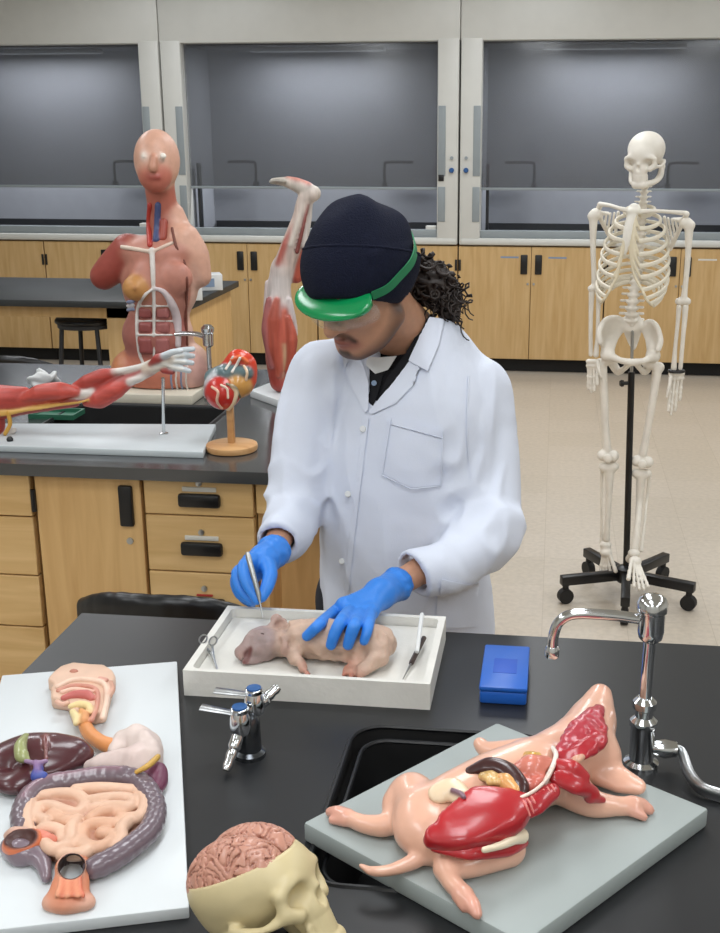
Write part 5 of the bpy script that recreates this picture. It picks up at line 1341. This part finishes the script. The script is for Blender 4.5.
# --- body: one continuous surface
f = Field()
f.ell(H(-.008, 0, .030), (.098, .077, .088), SKC, .01, R=HR)
f.ell(H(.030, 0, -.045), (.060, .056, .062), SKC, .03, R=HR)
f.ell(H(.070, 0, -.088), (.024, .026, .022), SKC, .025, R=HR)
for s in (1, -1):
    f.chain([H(.005, .058*s, -.060), H(.045, .040*s, -.088), H(.070, .014*s, -.098)], [.022, .020, .018], SKC, .02)
    f.ell(H(.066, .038*s, -.020), (.022, .022, .018), SKC, .02, R=HR)
    f.ell(H(.082, .033*s, .012), (.014, .019, .013), SKC, .01, op='s', R=HR)
    f.chain([H(.088, .014*s, .026), H(.088, .034*s, .030), H(.074, .056*s, .024)], .009, SKC, .01)
    f.chain([H(-.012, .074*s, .020), H(-.022, .080*s, .010), H(-.018, .079*s, -.018), H(-.006, .074*s, -.030)], [.008, .010, .009, .006], 'a06b50', .006)
    f.ell(H(.094, .012*s, -.036), (.010, .009, .008), SKC, .006, R=HR)
f.chain([H(.090, 0, .018), H(.102, 0, -.010), H(.111, 0, -.033)], [.009, .011, .0125], SKC, .008)
f.chain([H(.082, -.022, -.070), H(.096, -.008, -.066), H(.096, .008, -.066), H(.082, .022, -.070)], [.004, .006, .006, .004], '8f5548', .004)
f.chain([H(.082, -.020, -.077), H(.094, 0, -.076), H(.082, .020, -.077)], [.004, .0065, .004], '96594c', .004)
NB = at(414, 345, 2.19)
f.chain([H(-.025, 0, -.045), H(-.04, 0, -.10), NB], [.056, .056, .064], SKC, .02)
tors = [at(412, 352, 2.18), at(409, 380, 2.16), at(408, 430, 2.13), at(406, 500, 2.12), at(405, 560, 2.13), at(405, 625, 2.14)]
f.chain(tors, [.058, .100, .122, .120, .125, .132], SKC, .03, flat=(fwd, .70))
f.chain([shR, NB+V3((0, 0, -.03)), shL], [.038, .045, .038], SKC, .03)
f.chain([shR, elR], [.038, .034], SKC, .02, n=1); f.chain([elR, wrR], [.034, .021], SKC, .01, n=1)
f.chain([shL, elL], [.038, .034], SKC, .02, n=1); f.chain([elL, wrL], [.034, .022], SKC, .01, n=1)
for hk_ in ('L', 'R'): hand_shape(f, HANDS[hk_], SKC, .80)
for s in (-1, 1):
    hip = V3((-.285+.085*s, 2.15, .80))
    f.chain([hip, V3((-.285+.095*s, 2.13, .46)), V3((-.285+.10*s, 2.16, .09))], [.082, .056, .038], SKC, .03)
    f.chain([V3((-.285+.10*s, 2.18, .055)), V3((-.285+.11*s, 2.09, .040)), V3((-.285+.115*s, 2.01, .032))], [.036, .033, .026], SKC, .02)
bw_ = Waves(.012, 16, 4)
BEARD = '3b281f'
for s in (1, -1):
    f.chain([H(-.002, .070*s, -.030), H(.008, .066*s, -.062), H(.040, .050*s, -.092), H(.068, .026*s, -.108), H(.085, 0, -.110)], [.012, .018, .020, .020, .020], '5f4436', .014, 'p')
    f.chain([H(.098, .004*s, -.053), H(.094, .018*s, -.057), H(.087, .027*s, -.068)], [.006, .006, .004], BEARD, .006, 'p')
    f.chain([H(.096, .014*s, .033), H(.090, .036*s, .038), H(.076, .055*s, .032)], .006, BEARD, .004, 'p')
f.chain([H(.092, -.006, -.092), H(.092, .006, -.092)], .009, '4a352a', .006, 'p')
f.build('body', M['skin'], mn, .0036, .003)
e = Field()
for s in (1, -1):
    g = Field(); g.ell(H(.073, .033*s, .010), .0125, 'e8e2da'); g.cap(H(.090, .035*s, .004), H(.0855, .034*s, .006), .0055, .0055, '2a1a12', .001, 'p'); g.build('eye', M['skin'], mn, .0016)
# --- hair: nape and curly ponytail
hg = Field(); hw = Waves(.018, 18, 8); hw2 = Waves(.008, 18, 9)
hg.chain([H(-.075, .0, .0), H(-.085, .0, -.035), H(-.075, 0, -.065)], [.050, .045, .030], 'ffffff', .02)
hg.chain([H(-.030, .068, .010), H(-.045, .062, -.02)], [.016, .012], 'ffffff', .012)
hg.chain([at(404, 281, 2.15), at(418, 278, 2.16), at(433, 284, 2.16), at(444, 296, 2.16), at(449, 310, 2.15)], [.030, .038, .042, .034, .020], 'ffffff', .02)
hg.disp.append(lambda X: hw(X)*.004+np.abs(hw2(X))*.002)
hm = hg.mesh('hair', .004); mb_ = MB(); rr = random.Random(3)
pts0 = [at(404, 280, 2.14), at(417, 276, 2.15), at(431, 281, 2.15), at(443, 294, 2.15), at(447, 308, 2.14)]
for k in range(90):
    o1, o2 = V3([rr.gauss(0, 1) for _ in range(3)])*.017, V3([rr.gauss(0, 1) for _ in range(3)])*.017
    b_ = crom([pts0[0]+o1*.6, pts0[1]+o1, pts0[2]+o1*.6+o2*.5, pts0[3]+o2, pts0[4]+o2*1.1+V3((rr.uniform(-.014, .014), 0, rr.uniform(-.02, .012)))], 9)
    ph_ = rr.uniform(0, 6.28); fr = rr.uniform(.7, 1.2); am_ = rr.uniform(.004, .009)
    pp = [p+V3((math.cos(fr*i+ph_), .6*math.sin(fr*i), math.sin(fr*i+ph_)))*am_*min(1, i/8) for i, p in enumerate(b_)]
    mb_.tube(pp, [.0030, .0028, .0024, .0012], 5)
bmh = bmesh.new(); bmh.from_mesh(hm); mb_.bm(bmh)
mb_.build('hair', M['hair'], mn, ang=80)
# --- beanie with folded cuff
def above(fl, c, n, k=.002):           # keeps only what lies on the side n points to
    n = unit(n); c = V3(c); fl.pr.append((lambda X: -((c-X)@n) if False else ((X-c)@n), V3((-9,)*3), V3((9,)*3), None, k, 's_'))
bn = Field()
bn.ell(H(-.010, .004, .040), (.108, .092, .090), k=.01, R=HR)
bn.chain([H(-.020, .006, .075), H(-.040, .006, .124), H(-.048, .007, .140)], [.078, .030, .013], k=.03)
cut_n = unit(UP+RT*.03-FW*.06); HB = at(362, 302, 2.03)
bn.box(HB-cut_n*.195, (.3, .3, .195), 0, k=.002, op='s', R=np.array(Vector(cut_n).to_track_quat('Z', 'Y').to_matrix()))
bn.ell(H(-.008, 0, .025), (.100, .0815, .088), k=.002, op='s', R=HR)
bn.disp.append(lambda X, w_=Waves(.07, 14, 6, (1, 1, 1.6)): w_(X)*.0022)
bn.build('beanie', M['knit'], mn, .0038, smooth=1)
cf = Field(); cf.ell(H(-.010, .004, .040), (.1165, .1005, .100), k=.004, R=HR)
Rq = np.array(Vector(cut_n).to_track_quat('Z', 'Y').to_matrix())
cf.box(HB-cut_n*.199, (.3, .3, .195), 0, k=.006, op='s', R=Rq)
cf.box(HB+cut_n*(.085+.195), (.3, .3, .195), 0, k=.006, op='s', R=Rq)
cf.ell(H(-.008, 0, .040), (.104, .086, .092), k=.001, op='s', R=HR)
cf.build('beanie_cuff', M['knit'], mn, .0036, smooth=1)
hatf0 = Field(); hatf0.pr = [q_ for q_ in bn.pr if q_[5] == 'u']+[q_ for q_ in cf.pr if q_[5] == 'u']
c1 = H(-.01, .004, .05); c1 = c1+cut_n*((HB+cut_n*.083-c1)@cut_n); u1 = unit(np.cross(cut_n, hl)); v1 = np.cross(cut_n, u1); sm_ = []
for a in np.linspace(0, 2*math.pi, 49)[:-1]:
    d = u1*math.cos(a)+v1*math.sin(a); ts = np.linspace(.20, .02, 120); e_ = hatf0.eval(c1+d*ts[:, None]); sm_.append(c1+d*(ts[int(np.argmax(e_ < 0))]-.001))
MB().tube(sm_, .0030, 8, True).build('cuff_edge', M['knit'], mn)
# --- visor goggles
vz = Field()
vz.ell(H(.088, .008, .024), (.046, .086, .0115), k=.006, R=HR@rotm(0, 20, 0))
vz.ell(H(.086, .008, .016), (.038, .084, .013), k=.006, R=HR@rotm(0, 14, 0))
vz.ell(H(-.008, 0, .030), (.101, .083, .090), k=.001, op='s', R=HR)
vz.build('visor', M['green'], mn, .0028, smooth=1)
ln = Field(); ln.ell(H(.008, .002, -.008), (.112, .092, .048), k=.002, R=HR); ln.ell(H(.006, .002, -.008), (.1095, .0895, .056), k=.001, op='s', R=HR)
ln.box(H(-.06, 0, 0), (.115, .2, .2), 0, k=.001, op='s', R=HR)
ln.build('lens', M['clear'], mn, .0022)
sp = [(.066, .085, .030), (.04, .10, .030), (.01, .105, .036), (-.03, .10, .043), (-.07, .075, .047), (-.10, .03, .048), (-.10, -.03, .048), (-.07, -.075, .047), (-.03, -.10, .043), (.01, -.105, .036), (.04, -.10, .030), (.066, -.085, .030)]
hatf = Field(); hatf.pr = [q_ for q_ in bn.pr if q_[5] == 'u']+[q_ for q_ in cf.pr if q_[5] == 'u']
SPW = []
def on_hat(p):                      # slides a point in or out until it lies on the knitted cap
    c0 = H(-.01, 0, p[2]); d = unit(H(*p)-c0); ts = np.linspace(.20, .02, 120); X_ = c0+d*ts[:, None]; e_ = np.minimum(bn.eval(X_), cf.eval(X_)); k = int(np.argmax(e_ < 0)); return c0+d*ts[k]
cs = crom([on_hat(p) for p in sp], 6); stm = MB(); vs = []; fs = []
for i, p in enumerate(cs):
    t_ = unit(cs[min(i+1, len(cs)-1)]-cs[max(i-1, 0)]); out_ = unit(p-H(-.01, 0, .045)); out_ = unit(out_-t_*(out_@t_)); wd = np.cross(t_, out_)
    for a, b in ((-.008, 0), (.008, 0), (.008, .0022), (-.008, .0022)): vs.append(p+wd*a+out_*(b+.0025))
for i in range(len(cs)-1):
    for j in range(4): a = i*4+j; b = i*4+(j+1) % 4; fs.append((a, b, b+4, a+4))
fs += [(0, 1, 2, 3), tuple(len(vs)-1-k for k in range(4))]
stm.add(vs, fs).build('visor_strap', M['green_strap'], mn)
# --- shirt under the coat
sh_ = Field()
sh_.chain(tors, [.070, .115, .140, .138, .142, .148], 'ffffff', .03, flat=(fwd, .70))
sh_.chain([shR+V3((.02, 0, -.005)), NB+V3((0, 0, -.045)), shL+V3((-.02, 0, -.005))], [.042, .054, .042], 'ffffff', .03)
ring = [NB+V3((.070*math.cos(a), .066*math.sin(a), -.002+.020*math.sin(a)-.004*math.cos(a))) for a in np.linspace(0, 6.283, 17)[:-1]]
sh_.chain(ring, .013, 'ffffff', .010, closed=True, n=2)
sh_.build('shirt', M['shirt'], mn, .005)
# --- lab coat
W4c = Waves(.17, 14, 24, (1, 1, 2.0)); W1c, W2c, W3c = Waves(.16, 14, 21, (1, 1, 2.2)), Waves(.06, 16, 22, (1, 1, 1.6)), Waves(.035, 16, 23)
W5c = Waves(.105, 16, 27, (1, 1, 1.5)); W6c = Waves(.075, 16, 28, (1, 1, 1.3))
def folds(X):
    d = W1c(X)*.0022+(np.abs(W4c(X))-.75)*.0052+(np.abs(W5c(X))-.75)*.0016; n5 = np.abs(W6c(X))-.7
    for c, r, a in ((elL, .11, .0075), (elR, .10, .007), (shL+V3((0, -.03, -.06)), .10, .0045), (at(338, 430, 2.05), .08, .003), (at(455, 470, 2.02), .08, .003)):
        d += np.exp(-((X-c)**2).sum(1)/r**2)*a*n5
    for w_, e_ in ((wrR, elR), (wrL, elL)): d *= 1-.8*np.exp(-((X-(w_+(e_-w_)*.25))**2).sum(1)/.07**2)
    return np.clip(d, -.009, .0055)
ct = Field()
ctor = [at(411, 350, 2.185), at(409, 378, 2.165), at(408, 430, 2.13), at(406, 500, 2.115), at(405, 560, 2.12), at(405, 625, 2.13), V3((-.283, 2.14, .62)), V3((-.283, 2.15, .45))]
ct.chain(ctor, [.098, .143, .170, .166, .174, .186, .192, .196], 'ffffff', .03, flat=(fwd, .72))
ct.chain([shR, NB+V3((.0, .005, -.040)), shL], [.058, .068, .060], 'ffffff', .05)
elR2 = at(294, 505, 2.06)
ct.chain([shR, at(307, 430, 2.10), at(296, 490, 2.065), elR2, at(288, 532, 1.97), wrR+(elR-wrR)*.24], [.062, .062, .060, .058, .051, .044], 'ffffff', .025, n=4)
ct.chain([shL, at(487, 445, 2.14), at(491, 505, 2.085), elL+V3((.004, .005, .0)), at(452, 563, 1.945), wrL+(elL-wrL)*.22], [.066, .066, .063, .060, .054, .049], 'ffffff', .025, n=4)
ct.ell(at(506, 541, 2.03), (.024, .035, .020), 'ffffff', .03)
ct.disp.append(folds)
ctd = Field(); ctd.pr = list(ct.pr); ctd.disp = list(ct.disp)      # the closed front, for what is sewn onto it
inner = Field()
# open cuffs
for w_, e_, r in ((wrR, elR, .030), (wrL, elL, .034)):
    d = unit(w_-e_); c = w_+(e_-w_)*.25
    ct.box(c+d*.09, (.09, .09, .075), 0, k=.002, op='s', R=np.array(Vector(d).to_track_quat('Z', 'Y').to_matrix()))
    ct.cap(c+d*.05, c-d*.05, r, r*.9, op='s', k=.002)
# neckline: hollow for the neck and an open V down the chest
ct.chain([NB+V3((.01, .0, .14)), NB+V3((0, 0, .03)), NB+V3((0, -.01, -.03))], [.10, .078, .066], op='s', k=.006, n=2)
ct.chain([at(402, 330, 2.08), at(388, 358, 2.045), at(377, 388, 2.02), at(367, 411, 1.995)], [.066, .052, .032, .014], op='s', k=.003, n=3)
ct.pr.append((lambda X, g=sh_: g.eval(X)+.004, V3((-.50, 1.9, 1.15)), V3((-.05, 2.4, 1.45)), None, .001, 's'))
ct.box(V3((-.283, 2.15, .40)), (.4, .4, .06), 0, op='s', k=.002)
ctm = ct.build('lab_coat', M['coat'], mn, .005, smooth=1)
# pieces sewn onto the coat
w0 = float((at(390, 420, 1.98)-CAM)@FW); O_ = CAM+FW*w0; pxl = w0/FPX
pl_ = lambda pts: [((x-PX)*pxl, -(y-PY)*pxl) for x, y in pts]
dr = lambda name, pts, off, th, cuts=6, m='coat', st=.3: drape(ctd, pl_(pts), O_, RT, UP, FW, off, th, cuts, st).build(name, M[m], ctm, ang=60)
ctd2 = Field(); ctd2.pr = [q_ for q_ in ctd.pr]; ctd2.disp = []
dq = lambda name, pts, off, th, m: drape(ctd2, pl_(pts), O_, RT, UP, FW, off, th, 6, .3).build(name, M[m], mn, ang=60)
dq('shirt_front', [(352, 352), (362, 356), (376, 366), (394, 366), (410, 350), (424, 326), (434, 310), (446, 312), (424, 352), (398, 388), (374, 420), (360, 420)], -.012, .004, 'shirt')
dq('shirt_collar', [(421, 322), (431, 306), (440, 306), (434, 318), (409, 359), (390, 384), (379, 394), (386, 376), (404, 352)], .001, .004, 'shirt')
dq('undershirt', [(360, 350), (376, 353), (398, 352), (388, 368), (374, 372), (362, 360)], -.007, .003, 'white_plastic')
dq('shirt_placket', [(369, 372), (384, 368), (378, 392), (370, 412), (366, 405)], -.006, .003, 'shirt')
dr('lapel', [(349, 348), (361, 357), (368, 380), (368, 409), (364, 413), (353, 393), (342, 368)], .006, .004)
dr('lapel', [(432, 320), (409, 358), (388, 386), (366, 411), (370, 414), (396, 403), (415, 383), (410, 369), (428, 345)], .006, .004)
dr('collar', [(430, 311), (446, 313), (440, 342), (428, 371), (407, 359), (418, 335)], .010, .004)
dr('collar', [(336, 344), (350, 338), (358, 347), (360, 358), (350, 352), (342, 367)], .010, .004)
dr('chest_pocket', [(391, 417), (443, 431), (441, 486), (411, 489), (382, 475)], .004, .003)
dr('pocket_hem', [(391, 416.5), (443.4, 430.5), (443, 437), (390.5, 423)], .0068, .002)
dr('placket', [(361, 414), (368, 416), (360, 480), (352, 540), (345, 600), (342, 640), (334, 640), (338, 600), (345, 540), (354, 480)], .003, .0025)
dr('sleeve_seam', [(470, 372), (472, 372), (470, 400), (470, 440), (474, 480), (472, 480), (468, 440), (468, 400)], .002, .0015)
dr('sleeve_seam', [(334, 368), (336, 368), (334, 400), (328, 440), (326, 440), (332, 400)], .002, .0015)
dr('side_pocket', [(440, 575), (484, 588), (482, 640), (436, 640)], .004, .003)
def stitch(pts):
    P = []
    for (xa, ya), (xb, yb) in zip(pts[:-1], pts[1:]):
        for u in np.linspace(0, 1, max(3, int(math.dist((xa, ya), (xb, yb))/4)))[:-1]: P.append(hit(ctd, xa+(xb-xa)*u, ya+(yb-ya)*u, 1.5, .0055))
    P.append(hit(ctd, pts[-1][0], pts[-1][1], 1.5, .0055)); MB().tube(P, .0013, 5).build('pocket_stitching', M['coat'], ctm)
stitch([(391, 418), (382, 475), (411, 489), (441, 486), (443, 431)]); stitch([(391, 424), (443, 438)])
def button(px, py):
    c = hit(ctd, px, py, 1.4); MB().lathe([(.0055, 0), (.0062, .0015), (.005, .003), (.001, .0032)], c-FW*.004, -FW, 16).build('button', M['white_plastic'], ctm)
for p in ((363, 429), (348, 494), (342, 561)): button(*p)
MB().lathe([(.0045, 0), (.005, .0015), (.001, .002)], hit(ctd2, 374, 383, 1.4)+FW*.0025, -FW, 12).build('shirt_button', M['blue_tape'], ctm)
# --- trousers and shoes (below the bench)
tr = Field()
for s in (-1, 1):
    tr.chain([V3((-.285+.085*s, 2.15, .80)), V3((-.285+.095*s, 2.13, .46)), V3((-.285+.10*s, 2.16, .10))], [.092, .068, .056], 'ffffff', .03)
tr.ell((-.285, 2.15, .84), (.15, .105, .09), 'ffffff', .04); tr.box((-.285, 2.15, .02), (.4, .4, .07), op='s', k=.002); tr.build('trousers', M['trouser'], mn, .008)
for s in (-1, 1):
    g = Field(); g.chain([V3((-.285+.10*s, 2.19, .052)), V3((-.285+.11*s, 2.09, .045)), V3((-.285+.115*s, 2.00, .038))], [.046, .043, .037], 'ffffff', .01); g.box((-.285, 2.1, -.03), (.5, .5, .032), op='s', k=.001); g.build('shoe', M['black'], mn, .006)
# --- gloves
for hk_ in ('R', 'L'):
    g = Field(); hd = HANDS[hk_]; el = elR if hk_ == 'R' else elL
    hand_shape(g, hd, 'ffffff', 1.0, el)
    gd = unit(el-hd['wrist'])
    g.chain([hd['wrist']+gd*.008+.028*(u_*math.cos(a)+v_*math.sin(a)) for u_, v_ in [(unit(np.cross(gd, (0, 0, 1))), np.cross(gd, unit(np.cross(gd, (0, 0, 1)))))] for a in np.linspace(0, 6.283, 15)[:-1]], .0035, 'ffffff', .004, closed=True, n=1)
    g.disp.append(lambda X, w_=Waves(.016, 18, 31), c=hd['wrist']: w_(X)*.0007*np.exp(-((X-c)**2).sum(1)/.05**2))
    g.build('glove', M['glove'], mn, .0026)
# --- the seeker in the right hand
pb = thing('dissecting_needle', 'silver dissecting needle held in the gloved hand at the piglet\'s head', 'dissecting needle', tuple(at(262, 617, 1.70)))
a, b = at(247, 552, 1.745), at(258.5, 594, 1.722); c = at(263, 619, 1.705)
MB().tube([a, a+(b-a)*.1, b, b+(c-b)*.3], [.003, .0048, .0042, .0022], 10).build('handle', M['steel'], pb)
MB().tube([b+(c-b)*.25, c], [.0016, .0005], 6).build('point', M['steel'], pb)
